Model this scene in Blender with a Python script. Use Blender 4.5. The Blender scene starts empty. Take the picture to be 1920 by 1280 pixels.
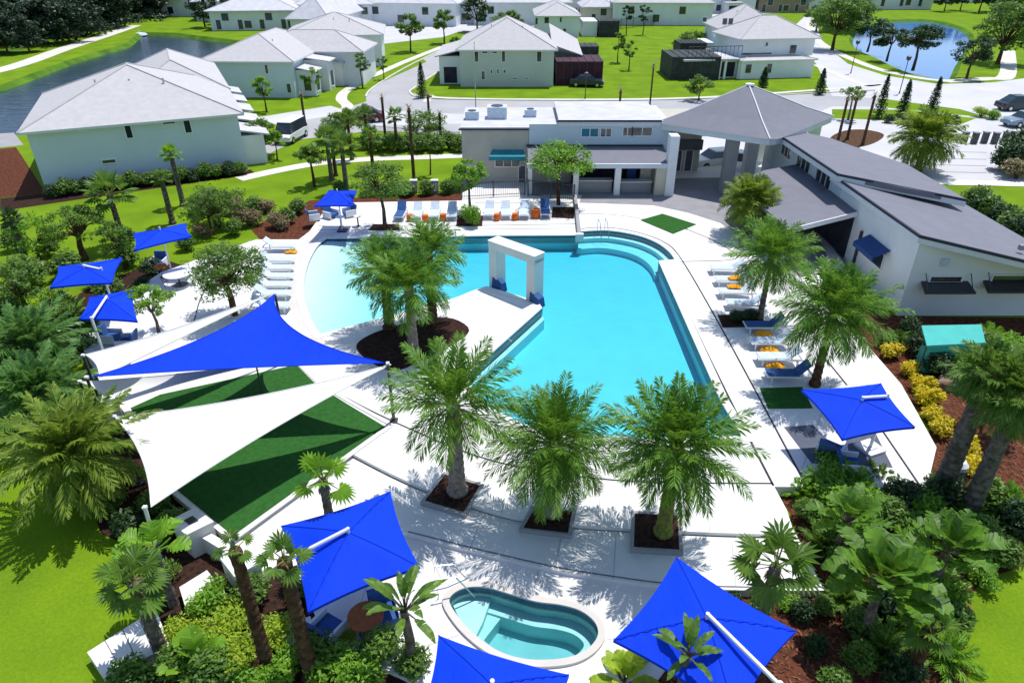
import bpy, math, random
from mathutils import Vector, Matrix
from mathutils.geometry import tessellate_polygon
R = math.radians
sc = bpy.context.scene
col = sc.collection
random.seed(7)

# ------------------------------------------------------------------ camera
H = 17.0; FPX = 1280.0; PITCH = R(30.3)
SP, CP = math.sin(PITCH), math.cos(PITCH)
cam = bpy.data.cameras.new('camera'); cam.lens = 24; cam.sensor_width = 36
cam.clip_start = 0.5; cam.clip_end = 3000
co = bpy.data.objects.new('camera', cam); col.objects.link(co)
co.location = (0, 0, H); co.rotation_euler = (R(90) - PITCH, 0, 0)
sc.camera = co

# ------------------------------------------------------------------ world, sun, exposure
SUNV = Vector((0.24, 0.28, 1.0)).normalized()
elev = math.asin(SUNV.z)
w = bpy.data.worlds.new('World'); sc.world = w; w.use_nodes = True
nt = w.node_tree
sky = nt.nodes.new('ShaderNodeTexSky'); sky.sky_type = 'NISHITA'; sky.sun_disc = False
sky.sun_elevation = elev; sky.sun_rotation = math.atan2(SUNV.x, SUNV.y)
sky.air_density = 1.0; sky.dust_density = 0.6; sky.ozone_density = 1.5
bg = nt.nodes['Background']; bg.inputs[1].default_value = 0.15
nt.links.new(sky.outputs[0], bg.inputs[0])
sl = bpy.data.lights.new('sun', 'SUN'); sl.energy = 4.4; sl.angle = R(0.5); sl.color = (1, 0.96, 0.9)
so = bpy.data.objects.new('sun', sl); col.objects.link(so)
so.rotation_euler = SUNV.to_track_quat('Z', 'Y').to_euler()
sc.view_settings.view_transform = 'Standard'; sc.view_settings.look = 'None'
sc.view_settings.exposure = 0.16; sc.view_settings.gamma = 1.0; sc.view_settings.use_curve_mapping = False
sc.cycles.max_bounces = 6; sc.cycles.transparent_max_bounces = 8
sc.cycles.caustics_reflective = False; sc.cycles.caustics_refractive = False

# ------------------------------------------------------------------ from measured directions to points on level planes
def G(px, py, z=0.0):
    v = (640 - py) / FPX
    t = (H - z) / (SP - v * CP)
    return Vector(((px - 960) / FPX * t, (CP + v * SP) * t, z))
def ZH(py, Y):
    v = (640 - py) / FPX
    return H + (-SP + v * CP) * Y / (CP + v * SP)
def GS(pts, z=0.0): return [G(a, b, z) for a, b in pts]
def spline(pts, n=8, closed=False):
    out = []; m = len(pts); pts = [Vector(p) for p in pts]
    for i in range(m if closed else m - 1):
        p0 = pts[(i - 1) % m] if closed or i > 0 else pts[0]
        p1 = pts[i]; p2 = pts[(i + 1) % m]
        p3 = pts[(i + 2) % m] if closed or i + 2 < m else pts[-1]
        for k in range(n):
            t = k / n
            out.append(0.5 * ((2 * p1) + (p2 - p0) * t + (2 * p0 - 5 * p1 + 4 * p2 - p3) * t * t + (3 * p1 - p0 - 3 * p2 + p3) * t ** 3))
    if not closed: out.append(pts[-1])
    return out

# ------------------------------------------------------------------ materials
M = {}
def mat(name, c, rough=0.7, vary=0.12, scale=1.5, bump=0.0, bscale=40.0, metal=0.0, spec=0.3, c2=None, mid=0.5, detail=6.0):
    m = bpy.data.materials.new(name); m.use_nodes = True; n = m.node_tree.nodes; l = m.node_tree.links
    b = n['Principled BSDF']; b.inputs['Roughness'].default_value = rough
    b.inputs['Metallic'].default_value = metal; b.inputs['Specular IOR Level'].default_value = spec
    g = n.new('ShaderNodeNewGeometry')
    nz = n.new('ShaderNodeTexNoise'); nz.inputs['Scale'].default_value = scale; nz.inputs['Detail'].default_value = detail
    l.new(g.outputs['Position'], nz.inputs['Vector'])
    r = n.new('ShaderNodeValToRGB')
    a = c2 if c2 else tuple(x * (1 - vary) for x in c)
    bb = c if c2 else tuple(min(1, x * (1 + vary)) for x in c)
    r.color_ramp.elements[0].position = mid - 0.16; r.color_ramp.elements[1].position = mid + 0.16
    r.color_ramp.elements[0].color = (*a, 1); r.color_ramp.elements[1].color = (*bb, 1)
    l.new(nz.outputs[0], r.inputs[0]); l.new(r.outputs[0], b.inputs['Base Color'])
    if bump:
        n2 = n.new('ShaderNodeTexNoise'); n2.inputs['Scale'].default_value = bscale; n2.inputs['Detail'].default_value = 3
        l.new(g.outputs['Position'], n2.inputs['Vector'])
        bm = n.new('ShaderNodeBump'); bm.inputs['Strength'].default_value = bump; bm.inputs['Distance'].default_value = 0.05
        l.new(n2.outputs[0], bm.inputs['Height']); l.new(bm.outputs[0], b.inputs['Normal'])
    M[name] = m; return m
def leafmat(name, dark, light, trans=0.35, rough=0.5):
    m = bpy.data.materials.new(name); m.use_nodes = True; n = m.node_tree.nodes; l = m.node_tree.links
    b = n['Principled BSDF']; b.inputs['Roughness'].default_value = rough; b.inputs['Specular IOR Level'].default_value = 0.35
    g = n.new('ShaderNodeNewGeometry'); r = n.new('ShaderNodeValToRGB')
    r.color_ramp.elements[0].color = (*dark, 1); r.color_ramp.elements[1].color = (*light, 1)
    nz = n.new('ShaderNodeTexNoise'); nz.inputs['Scale'].default_value = 1.6; l.new(g.outputs['Position'], nz.inputs['Vector'])
    ma = n.new('ShaderNodeMath'); ma.operation = 'MULTIPLY_ADD'; ma.inputs[1].default_value = 0.6
    mb = n.new('ShaderNodeMath'); mb.operation = 'MULTIPLY_ADD'; mb.inputs[1].default_value = 1.3; mb.inputs[2].default_value = -0.45
    l.new(nz.outputs[0], mb.inputs[0]); l.new(g.outputs['Random Per Island'], ma.inputs[0]); l.new(mb.outputs[0], ma.inputs[2])
    l.new(ma.outputs[0], r.inputs[0]); l.new(r.outputs[0], b.inputs['Base Color'])
    t = n.new('ShaderNodeBsdfTranslucent'); mx = n.new('ShaderNodeMixShader'); mx.inputs[0].default_value = trans
    hs = n.new('ShaderNodeHueSaturation'); hs.inputs['Value'].default_value = 1.5; hs.inputs['Hue'].default_value = 0.485
    l.new(r.outputs[0], hs.inputs['Color']); l.new(hs.outputs[0], t.inputs[0])
    l.new(b.outputs[0], mx.inputs[1]); l.new(t.outputs[0], mx.inputs[2])
    l.new(mx.outputs[0], n['Material Output'].inputs[0])
    M[name] = m; return m
def watermat(name, tint, dens, rough=0.03, bscale=2.6, bump=0.35):
    m = bpy.data.materials.new(name); m.use_nodes = True; n = m.node_tree.nodes; l = m.node_tree.links
    n.remove(n['Principled BSDF'])
    tr = n.new('ShaderNodeBsdfTransparent'); gl = n.new('ShaderNodeBsdfGlossy'); gl.inputs['Roughness'].default_value = rough
    fr = n.new('ShaderNodeFresnel'); fr.inputs[0].default_value = 1.33
    mx = n.new('ShaderNodeMixShader'); l.new(fr.outputs[0], mx.inputs[0]); l.new(tr.outputs[0], mx.inputs[1]); l.new(gl.outputs[0], mx.inputs[2])
    g = n.new('ShaderNodeNewGeometry'); nz = n.new('ShaderNodeTexNoise'); nz.inputs['Scale'].default_value = bscale; nz.inputs['Detail'].default_value = 3
    bm = n.new('ShaderNodeBump'); bm.inputs['Strength'].default_value = bump; bm.inputs['Distance'].default_value = 0.1
    l.new(g.outputs['Position'], nz.inputs['Vector']); l.new(nz.outputs[0], bm.inputs['Height'])
    l.new(bm.outputs[0], gl.inputs['Normal']); l.new(bm.outputs[0], fr.inputs['Normal'])
    l.new(mx.outputs[0], n['Material Output'].inputs[0])
    va = n.new('ShaderNodeVolumeAbsorption'); va.inputs[0].default_value = (*tint, 1); va.inputs[1].default_value = dens
    l.new(va.outputs[0], n['Material Output'].inputs['Volume'])
    M[name] = m
def lakemat(name, c, rough=0.06, bump=0.25, bscale=0.5):
    m = bpy.data.materials.new(name); m.use_nodes = True; n = m.node_tree.nodes; l = m.node_tree.links
    b = n['Principled BSDF']; b.inputs['Base Color'].default_value = (*c, 1); b.inputs['Roughness'].default_value = rough
    b.inputs['IOR'].default_value = 1.33
    g = n.new('ShaderNodeNewGeometry'); mp = n.new('ShaderNodeMapping'); mp.inputs['Scale'].default_value = (0.35, 1.6, 1)
    nz = n.new('ShaderNodeTexNoise'); nz.inputs['Scale'].default_value = bscale; nz.inputs['Detail'].default_value = 5
    bm = n.new('ShaderNodeBump'); bm.inputs['Strength'].default_value = bump; bm.inputs['Distance'].default_value = 0.3
    l.new(g.outputs['Position'], mp.inputs[0]); l.new(mp.outputs[0], nz.inputs['Vector']); l.new(nz.outputs[0], bm.inputs['Height'])
    l.new(bm.outputs[0], b.inputs['Normal']); M[name] = m

mat('lawn', (0.165, 0.275, 0.010), 0.9, scale=0.35, c2=(0.115, 0.205, 0.010), bump=0.5, bscale=25, spec=0.05)
lm = M['lawn'].node_tree; b_ = lm.nodes['Principled BSDF']; src = b_.inputs['Base Color'].links[0].from_socket
g_ = lm.nodes.new('ShaderNodeNewGeometry'); z_ = lm.nodes.new('ShaderNodeTexNoise'); z_.inputs['Scale'].default_value = 9; z_.inputs['Detail'].default_value = 8; z_.inputs['Roughness'].default_value = .7
lm.links.new(g_.outputs['Position'], z_.inputs['Vector']); rm_ = lm.nodes.new('ShaderNodeMapRange'); rm_.inputs[1].default_value = .3; rm_.inputs[2].default_value = .7; rm_.inputs[3].default_value = .78; rm_.inputs[4].default_value = 1.15
x_ = lm.nodes.new('ShaderNodeVectorMath'); x_.operation = 'SCALE'; lm.links.new(z_.outputs[0], rm_.inputs[0]); lm.links.new(rm_.outputs[0], x_.inputs['Scale']); lm.links.new(src, x_.inputs[0]); lm.links.new(x_.outputs[0], b_.inputs['Base Color'])
mat('turf', (0.028, 0.105, 0.022), 0.9, 0.15, 6, bump=0.4, bscale=60, spec=0.05)
mat('wild_grass', (0.11, 0.22, 0.02), 0.9, 0.3, 0.3, c2=(0.05, 0.12, 0.015), bump=0.6, bscale=8, spec=0.05)
mat('mulch_red', (0.16, 0.055, 0.03), 0.95, scale=5, c2=(0.05, 0.022, 0.015), bump=0.9, bscale=18, spec=0.05)
mat('mulch_dark', (0.06, 0.03, 0.022), 0.95, scale=7, c2=(0.022, 0.014, 0.012), bump=0.9, bscale=22, spec=0.05)
mat('concrete_white', (0.73, 0.72, 0.71), 0.65, scale=0.7, c2=(0.64, 0.63, 0.62), bump=0.06, bscale=60)
mat('concrete_beige', (0.56, 0.53, 0.50), 0.75, 0.05, 0.8, bump=0.06, bscale=60)
mat('concrete_grey', (0.30, 0.30, 0.31), 0.8, 0.08, 0.8, bump=0.1, bscale=60)
mat('floor_grey', (0.25, 0.25, 0.27), 0.8, 0.08, 1.2, bump=0.1, bscale=60)
mat('sidewalk', (0.58, 0.56, 0.50), 0.8, 0.08, 0.5)
mat('road', (0.37, 0.37, 0.385), 0.9, 0.06, 0.25, bump=0.1, bscale=30, spec=0.1)
mat('road_pale', (0.50, 0.50, 0.52), 0.9, 0.06, 0.2, spec=0.1)
mat('brick_paving', (0.42, 0.36, 0.29), 0.85, 0.15, 8)
mat('joint', (0.03, 0.03, 0.04), 0.8, 0.2, 4)
mat('saw_cut', (0.42, 0.42, 0.43), 0.8, 0.1, 4)
mat('sheet_blue_grey', (0.085, 0.10, 0.14), 0.8, 0.1, 4)
mat('joint_soft', (0.16, 0.16, 0.18), 0.8, 0.2, 4)
mat('tile_dark', (0.02, 0.09, 0.17), 0.3, 0.3, 9)
mat('pool_plaster', (0.62, 0.90, 0.92), 0.6, 0.03, 0.7)
mat('spa_plaster', (0.55, 0.82, 0.83), 0.6, 0.04, 2)
mat('plaster_white', (0.68, 0.67, 0.64), 0.7, 0.04, 1.2, bump=0.05, bscale=30)
mat('stucco_white', (0.70, 0.73, 0.75), 0.8, 0.04, 0.5, bump=0.08, bscale=20)
mat('stucco_blue', (0.55, 0.64, 0.69), 0.8, 0.03, 0.4, bump=0.05, bscale=20)
mat('stucco_sage', (0.48, 0.53, 0.49), 0.8, 0.04, 0.4)
mat('stucco_beige', (0.46, 0.44, 0.38), 0.8, 0.06, 0.8, bump=0.05, bscale=20)
mat('stucco_cream', (0.56, 0.53, 0.42), 0.8, 0.05, 0.8)
mat('stucco_brown', (0.33, 0.24, 0.18), 0.8, 0.08, 0.8)
mat('roof_pale', (0.45, 0.44, 0.45), 0.85, 0.05, 1.8, bump=0.35, bscale=14)
mat('roof_purple', (0.165, 0.168, 0.205), 0.75, 0.05, 1.4, bump=0.25, bscale=14)
mat('roof_white', (0.50, 0.50, 0.54), 0.8, 0.08, 0.9)
mat('fascia', (0.62, 0.66, 0.70), 0.6, 0.03, 1)
mat('fascia_dark', (0.03, 0.035, 0.055), 0.6, 0.1, 1)
mat('frame_white', (0.75, 0.76, 0.78), 0.5, 0.03, 2)
mat('screen_dark', (0.035, 0.04, 0.045), 0.7, 0.35, 1.2)
mat('screen_maroon', (0.055, 0.012, 0.026), 0.7, 0.3, 1.2)
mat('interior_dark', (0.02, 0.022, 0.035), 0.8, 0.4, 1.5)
mat('door_grey', (0.10, 0.10, 0.12), 0.6, 0.1, 2)
mat('metal_dark', (0.035, 0.037, 0.045), 0.45, 0.1, 2, spec=0.5)
mat('metal_white', (0.72, 0.73, 0.75), 0.35, 0.04, 2, spec=0.5)
mat('steel', (0.5, 0.52, 0.55), 0.25, 0.05, 2, metal=0.9)
mat('canvas_blue', (0.002, 0.045, 0.68), 0.75, 0.05, 0.7, spec=0.15, bump=0.05, bscale=3)
mat('canvas_navy', (0.02, 0.06, 0.20), 0.75, 0.1, 2)
mat('canvas_teal', (0.02, 0.22, 0.28), 0.7, 0.1, 2)
mat('canvas_seafoam', (0.05, 0.42, 0.38), 0.7, 0.06, 2)
mat('canvas_white', (0.72, 0.72, 0.70), 0.8, 0.02, 0.5)
mat('sling', (0.50, 0.58, 0.68), 0.8, 0.1, 5)
mat('sling_navy', (0.03, 0.09, 0.26), 0.8, 0.15, 5)
mat('towel_orange', (0.62, 0.13, 0.02), 0.8, 0.3, 12)
mat('towel_yellow', (0.80, 0.34, 0.01), 0.85, 0.25, 10)
mat('wood_orange', (0.35, 0.10, 0.02), 0.6, 0.2, 6)
mat('bark_grey', (0.20, 0.17, 0.145), 0.95, scale=6, c2=(0.075, 0.062, 0.052), bump=1.0, bscale=16, spec=0.05)
mat('bark_pale', (0.34, 0.29, 0.26), 0.95, scale=7, c2=(0.18, 0.15, 0.13), bump=1.0, bscale=20, spec=0.05)
mat('bark_green', (0.22, 0.27, 0.05), 0.95, scale=7, c2=(0.12, 0.12, 0.05), bump=1.0, bscale=20, spec=0.05)
mat('bark_brown', (0.13, 0.075, 0.045), 0.95, scale=5, c2=(0.05, 0.03, 0.02), bump=0.8, bscale=16, spec=0.05)
mat('stone', (0.22, 0.15, 0.12), 0.9, 0.3, 3, bump=0.8, bscale=8)
mat('dry_thatch', (0.38, 0.29, 0.17), 0.9, 0.3, 9)
mat('paint_white', (0.75, 0.76, 0.78), 0.3, 0.03, 1, spec=0.5)
mat('paint_maroon', (0.14, 0.008, 0.035), 0.3, 0.05, 1, spec=0.5)
mat('paint_dark', (0.02, 0.035, 0.045), 0.25, 0.1, 1, spec=0.5)
mat('paint_blue', (0.18, 0.27, 0.34), 0.3, 0.1, 1, spec=0.5)
mat('rubber', (0.02, 0.02, 0.02), 0.8, 0.1, 3)
mat('glass_dark', (0.015, 0.03, 0.04), 0.08, 0.3, 0.7, spec=0.8)
mat('glass_teal', (0.02, 0.13, 0.18), 0.1, 0.2, 0.7, spec=0.8)
for nm_ in ('canvas_blue', 'canvas_white'):
    m_ = M[nm_]; n_ = m_.node_tree.nodes; l_ = m_.node_tree.links; b_ = n_['Principled BSDF']; t_ = n_.new('ShaderNodeBsdfTranslucent'); x_ = n_.new('ShaderNodeMixShader'); x_.inputs[0].default_value = 0.12
    l_.new(b_.inputs['Base Color'].links[0].from_socket, t_.inputs[0]); l_.new(b_.outputs[0], x_.inputs[1]); l_.new(t_.outputs[0], x_.inputs[2]); l_.new(x_.outputs[0], n_['Material Output'].inputs[0])
    g_ = n_.new('ShaderNodeNewGeometry'); mp_ = n_.new('ShaderNodeMapping'); mp_.inputs['Scale'].default_value = (1.0, .35, 1); mp_.inputs['Rotation'].default_value = (0, 0, .6); z_ = n_.new('ShaderNodeTexNoise'); z_.inputs['Scale'].default_value = 1.6; z_.inputs['Detail'].default_value = 4
    bp_ = n_.new('ShaderNodeBump'); bp_.inputs['Strength'].default_value = .55; bp_.inputs['Distance'].default_value = .12
    l_.new(g_.outputs['Position'], mp_.inputs[0]); l_.new(mp_.outputs[0], z_.inputs['Vector']); l_.new(z_.outputs[0], bp_.inputs['Height']); l_.new(bp_.outputs[0], b_.inputs['Normal'])
leafmat('mulch_chips', (0.05, 0.02, 0.012), (0.26, 0.11, 0.06), 0.0, 0.9)
leafmat('leaf_palm', (0.03, 0.12, 0.010), (0.20, 0.37, 0.04))
leafmat('leaf_palm_yellow', (0.07, 0.16, 0.01), (0.28, 0.36, 0.05))
leafmat('leaf_mid', (0.035, 0.10, 0.012), (0.17, 0.30, 0.04))
leafmat('leaf_broad', (0.03, 0.10, 0.008), (0.14, 0.29, 0.02))
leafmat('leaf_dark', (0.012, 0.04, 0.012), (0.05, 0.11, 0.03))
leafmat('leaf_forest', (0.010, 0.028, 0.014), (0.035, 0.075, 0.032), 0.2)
leafmat('leaf_bright', (0.07, 0.20, 0.01), (0.24, 0.44, 0.03))
leafmat('leaf_lime', (0.16, 0.28, 0.01), (0.40, 0.52, 0.04))
leafmat('leaf_yellow', (0.35, 0.33, 0.01), (0.75, 0.62, 0.02))
leafmat('leaf_dry', (0.15, 0.12, 0.06), (0.32, 0.28, 0.14))
leafmat('leaf_cycad', (0.05, 0.15, 0.03), (0.16, 0.31, 0.07), rough=0.4)
watermat('pool_water', (0.02, 0.77, 0.88), 0.80)
watermat('spa_water', (0.10, 0.62, 0.66), 0.75)
lakemat('canal_water', (0.02, 0.035, 0.07), 0.12, 0.35, 0.8)
lakemat('pond_water', (0.02, 0.13, 0.42), 0.08, 0.02, 0.4)

# ------------------------------------------------------------------ mesh builder
class MB:
    def __init__(s): s.v = []; s.f = []
    def add(s, vs, fs):
        o = len(s.v); s.v.extend([tuple(x) for x in vs]); s.f.extend([tuple(i + o for i in f) for f in fs]); return s
    def quad(s, a, b, c, d): return s.add([a, b, c, d], [(0, 1, 2, 3)])
    def tri(s, a, b, c): return s.add([a, b, c], [(0, 1, 2)])
    def box(s, c, sz, rz=0.0, M4=None):
        x, y, z = sz[0] / 2, sz[1] / 2, sz[2] / 2; ca, sa = math.cos(rz), math.sin(rz); vs = []
        for dz in (-z, z):
            for dx, dy in ((-x, -y), (x, -y), (x, y), (-x, y)):
                vs.append(Vector((c[0] + dx * ca - dy * sa, c[1] + dx * sa + dy * ca, c[2] + dz)))
        if M4: vs = [M4 @ v for v in vs]
        return s.add(vs, [(3, 2, 1, 0), (4, 5, 6, 7), (0, 1, 5, 4), (1, 2, 6, 5), (2, 3, 7, 6), (3, 0, 4, 7)])
    def prism(s, pts, z0, z1, holes=(), bottom=True):
        loops = [[Vector((p[0], p[1], 0)) for p in L] for L in [pts] + list(holes)]
        flat = [p for L in loops for p in L]; tr = tessellate_polygon(loops); n = len(flat)
        vs = [(p.x, p.y, z1) for p in flat]; fs = []
        for t in tr:
            a, b, c = (flat[i] for i in t)
            if (b - a).cross(c - a).z < 0: t = (t[0], t[2], t[1])
            fs.append(tuple(t))
        if z0 is not None:
            vs += [(p.x, p.y, z0) for p in flat]
            if bottom: fs += [(t[2] + n, t[1] + n, t[0] + n) for t in fs]
            o = 0
            for L in loops:
                m = len(L)
                for i in range(m): fs.append((o + i, o + (i + 1) % m, o + (i + 1) % m + n, o + i + n))
                o += m
        return s.add(vs, fs)
    def hull8(s, a, b):     # lofted box between two quads
        return s.add(list(a) + list(b), [(3, 2, 1, 0), (4, 5, 6, 7), (0, 1, 5, 4), (1, 2, 6, 5), (2, 3, 7, 6), (3, 0, 4, 7)])
    def slabpoly(s, pts, th):   # a planar polygon (3-D points) given thickness downward
        n = len(pts); lo = [Vector(p) - Vector((0, 0, th)) for p in pts]
        s.add(list(pts) + lo, [tuple(range(n)), tuple(range(2 * n - 1, n - 1, -1))] + [(i, i + n, (i + 1) % n + n, (i + 1) % n) for i in range(n)])
        return s
    def tube(s, pts, rad, n=8, cap=True):
        pts = [Vector(p) for p in pts]; k = len(pts)
        if not hasattr(rad, '__len__'): rad = [rad] * k
        rings = []
        for i, p in enumerate(pts):
            d = (pts[min(i + 1, k - 1)] - pts[max(i - 1, 0)]).normalized()
            u = d.cross(Vector((0, 0, 1)) if abs(d.z) < 0.95 else Vector((1, 0, 0))).normalized(); v = d.cross(u)
            rings += [p + (u * math.cos(2 * math.pi * j / n) + v * math.sin(2 * math.pi * j / n)) * rad[i] for j in range(n)]
        fs = [(i * n + j, i * n + (j + 1) % n, (i + 1) * n + (j + 1) % n, (i + 1) * n + j) for i in range(k - 1) for j in range(n)]
        if cap: fs += [tuple(range(n - 1, -1, -1)), tuple(range((k - 1) * n, k * n))]
        return s.add(rings, fs)
    def strip(s, pts, wd, z):     # flat ribbon on level plane
        pts = [Vector((p[0], p[1], 0)) for p in pts]; L = []; Rr = []; k = len(pts)
        for i, p in enumerate(pts):
            d = (pts[min(i + 1, k - 1)] - pts[max(i - 1, 0)]).normalized(); nn = Vector((-d.y, d.x, 0)) * wd / 2
            L.append(p + nn); Rr.append(p - nn)
        vs = [(p.x, p.y, z) for p in Rr + L]
        return s.add(vs, [(i, i + 1, k + i + 1, k + i) for i in range(k - 1)])
    def build(s, name, m, parent=None, smooth=False, world=True):
        me = bpy.data.meshes.new(name); off = parent.matrix_basis.translation if (parent is not None and world) else Vector((0, 0, 0))
        if parent is not None and world:
            q = parent
            while q.parent is not None: q = q.parent; off = off + q.matrix_basis.translation
            me.from_pydata([tuple(Vector(v) - off) for v in s.v], [], s.f)
        else: me.from_pydata(s.v, [], s.f)
        mm = M[m] if isinstance(m, str) else m
        me.materials.append(mm); me.update()
        if smooth: me.polygons.foreach_set('use_smooth', [True] * len(me.polygons))
        o = bpy.data.objects.new(name, me); col.objects.link(o)
        if parent is not None: o.parent = parent
        return o
def tag(o, label, cat, group=None, kind=None):
    if label: o['label'] = label
    if cat: o['category'] = cat
    if group: o['group'] = group
    if kind: o['kind'] = kind
    return o
def struct(o): o['kind'] = 'structure'; return o
def thing(name, label, cat, loc=(0, 0, 0), rz=0, group=None):
    o = bpy.data.objects.new(name, None); col.objects.link(o); o.location = loc; o.rotation_euler = (0, 0, rz)
    o.empty_display_size = 0.3
    return tag(o, label, cat, group)
def copy_tree(o, parent=None):
    c = o.copy(); col.objects.link(c)
    if parent is not None: c.parent = parent
    for ch in list(o.children): copy_tree(ch, c)
    return c
class Proto:
    """first use places the built thing itself, later uses place copies"""
    def __init__(s, make): s.o = make(); s.used = False
    def put(s, loc, rz=0, label=None, group=None, scale=1.0):
        if s.used: o = copy_tree(s.o)
        else: o = s.o; s.used = True
        o.location = loc; o.rotation_euler = (0, 0, rz); o.scale = (scale,) * 3 if not hasattr(scale, '__len__') else scale
        if label: o['label'] = label
        if group: o['group'] = group
        return o

# ================================================================== GROUND
ZA, ZB, ZC = 0.45, 0.30, 0.15           # terrace levels
WL = 0.33                               # pool water level
pool_px = [(600, 627), (583, 600), (570, 560), (569, 530), (578, 492), (594, 462), (612, 447)]
pool_l = spline(GS(pool_px, ZA), 4)
pool_r = spline(GS([(1086, 434), (1140, 432), (1195, 441), (1232, 455), (1255, 472), (1266, 487)], ZA), 5)
pool_pts = pool_l + GS([(915, 442), (1083, 441), (1084, 434)], ZA) + pool_r[1:] + GS([(1235, 489), (1352, 752), (1392, 818)], ZA) \
    + GS([(1200, 822), (1080, 815), (985, 797), (925, 768), (884, 735), (876, 702), (1016, 577), (1008, 566), (912, 537)], ZA) \
    + spline(GS([(880, 548), (850, 560), (800, 572), (740, 590)], ZA), 3)
pool_pts = [Vector((p.x, p.y, 0)) for p in pool_pts]
spa_px = [(842, 1132), (853, 1113), (880, 1103), (915, 1104), (960, 1117), (1005, 1130), (1050, 1136), (1088, 1147), (1115, 1168), (1122, 1192), (1108, 1215), (1080, 1232), (1040, 1240), (990, 1240), (945, 1229), (905, 1206), (868, 1172)]
spa_pts = [Vector((p.x, p.y, 0)) for p in spline(GS(spa_px, ZC), 4, True)]
def offset(pts, d):
    out = []; n = len(pts)
    area = sum(pts[i].x * pts[(i + 1) % n].y - pts[(i + 1) % n].x * pts[i].y for i in range(n)); sg = 1 if area > 0 else -1
    for i in range(n):
        a, b, c = pts[i - 1], pts[i], pts[(i + 1) % n]
        d1 = (b - a).normalized(); d2 = (c - b).normalized()
        n1 = Vector((d1.y, -d1.x, 0)); n2 = Vector((d2.y, -d2.x, 0)); m = (n1 + n2)
        m = m.normalized() if m.length > 1e-4 else n1
        out.append(b + m * sg * d / max(0.5, m.dot(n1)))
    return out
canal = GS([(-420, 240), (0, 160), (130, 112), (235, 82), (262, 60), (330, 62), (470, 79)]) + [Vector(p) for p in ((-46, 150, 0), (-42.5, 128, 0), (-42, 86, 0), (-47, 74, 0), (-54, 69, 0), (-75, 62, 0), (-160, 42, 0))]
pond = spline(GS([(1592, 74), (1610, 50), (1660, 38), (1740, 37), (1795, 48), (1825, 66), (1820, 90), (1803, 120), (1788, 147), (1745, 147), (1690, 132), (1640, 108), (1605, 92)]), 4, True)
g = MB()
g.prism([(-900, -60), (900, -60), (900, 1500), (-900, 1500)], None, 0.0, holes=[[(-13, 20.7), (10.4, 20.7), (10.4, 43.9), (-13, 43.9)],
    [(-3.0, 10.2), (3.0, 10.2), (3.0, 14.6), (-3.0, 14.6)], canal, pond])
struct(g.build('ground', 'lawn'))
def bank(name, pts, m, depth, inset, wm, wname):
    ins = offset(pts, -inset); n = len(pts); b = MB()
    b.add([(p.x, p.y, 0.0) for p in pts] + [(p.x, p.y, -depth) for p in ins], [(i, (i + 1) % n, (i + 1) % n + n, i + n) for i in range(n)])
    struct(b.build(name, m))
    struct(MB().prism([(p.x, p.y) for p in offset(pts, -inset * 0.5)], None, -depth * 0.55).build(wname, wm))
bank('canal_bank', canal, 'wild_grass', 1.2, 1.5, 'canal_water', 'canal_water')
bank('pond_bank', pond, 'wild_grass', 1.0, 1.5, 'pond_water', 'pond_water')

# terraces
A_px = [(150, 640), (225, 560), (300, 512), (400, 475), (480, 449), (560, 449), (580, 434), (612, 390), (645, 380), (866, 376), (866, 362), (900, 345), (1240, 320), (1440, 300), (1520, 400),
        (1600, 520), (1570, 590), (1620, 640), (1690, 720), (1756, 838), (1738, 914), (1452, 912), (1475, 955), (1490, 1002)]
A_front = spline([(1490, 1002, 0), (1340, 998, 0), (1180, 990, 0), (1060, 982, 0), (960, 968, 0), (860, 938, 0), (760, 900, 0), (660, 850, 0)], 4)
A_left = [(437, 1012), (322, 918), (240, 780), (190, 720)]
A_pts = GS(A_px, ZA) + [G(p.x, p.y, ZA) for p in A_front[1:]] + GS(A_left, ZA)
struct(MB().prism(A_pts, -0.1, ZA, holes=[pool_pts], bottom=False).build('pool_deck', 'concrete_white'))
B_front = spline([(765, 1002, 0), (900, 1036, 0), (1040, 1068, 0), (1150, 1086, 0), (1260, 1100, 0), (1400, 1106, 0), (1545, 1106, 0)], 4)
B_pts = [G(p.x, p.y, ZB) for p in B_front] + GS([(1500, 1015), (1470, 960), (1180, 960), (960, 940), (800, 890), (660, 835), (450, 990), (428, 1010), (492, 1078), (560, 1030), (640, 1000)], ZB)
struct(MB().prism(B_pts, -0.1, ZB, bottom=False).build('pool_deck_step', 'concrete_white'))
C_pts = GS([(620, 990), (800, 980), (1040, 1040), (1260, 1080), (1350, 1108), (1300, 1180), (1190, 1330), (850, 1340), (760, 1270), (690, 1240), (625, 1222), (590, 1150), (560, 1080), (540, 1040)], ZC)
struct(MB().prism(C_pts, -0.1, ZC, holes=[spa_pts], bottom=False).build('spa_deck', 'concrete_white'))

# pool shell: walls, floor with beach slope, water body
def floor_depth(x, y):
    beach = min(1.0, max(0.0, (x + 12.2 + 0.05 * (y - 35)) / 9.5))
    d = 0.03 + 0.92 * beach ** 1.4
    return d
sh = MB(); n = len(pool_pts)
sh.add([(p.x, p.y, ZA - 0.004) for p in pool_pts] + [(p.x, p.y, -1.6) for p in pool_pts], [(i, (i + 1) % n, (i + 1) % n + n, i + n) for i in range(n)])
NX, NY = 60, 50; fx0, fx1, fy0, fy1 = -13.0, 10.4, 20.7, 43.9
vs = [(fx0 + (fx1 - fx0) * i / NX, fy0 + (fy1 - fy0) * j / NY) for j in range(NY + 1) for i in range(NX + 1)]
sh.add([(x, y, WL - floor_depth(x, y)) for x, y in vs], [(j * (NX + 1) + i, j * (NX + 1) + i + 1, (j + 1) * (NX + 1) + i + 1, (j + 1) * (NX + 1) + i) for j in range(NY) for i in range(NX)])
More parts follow.
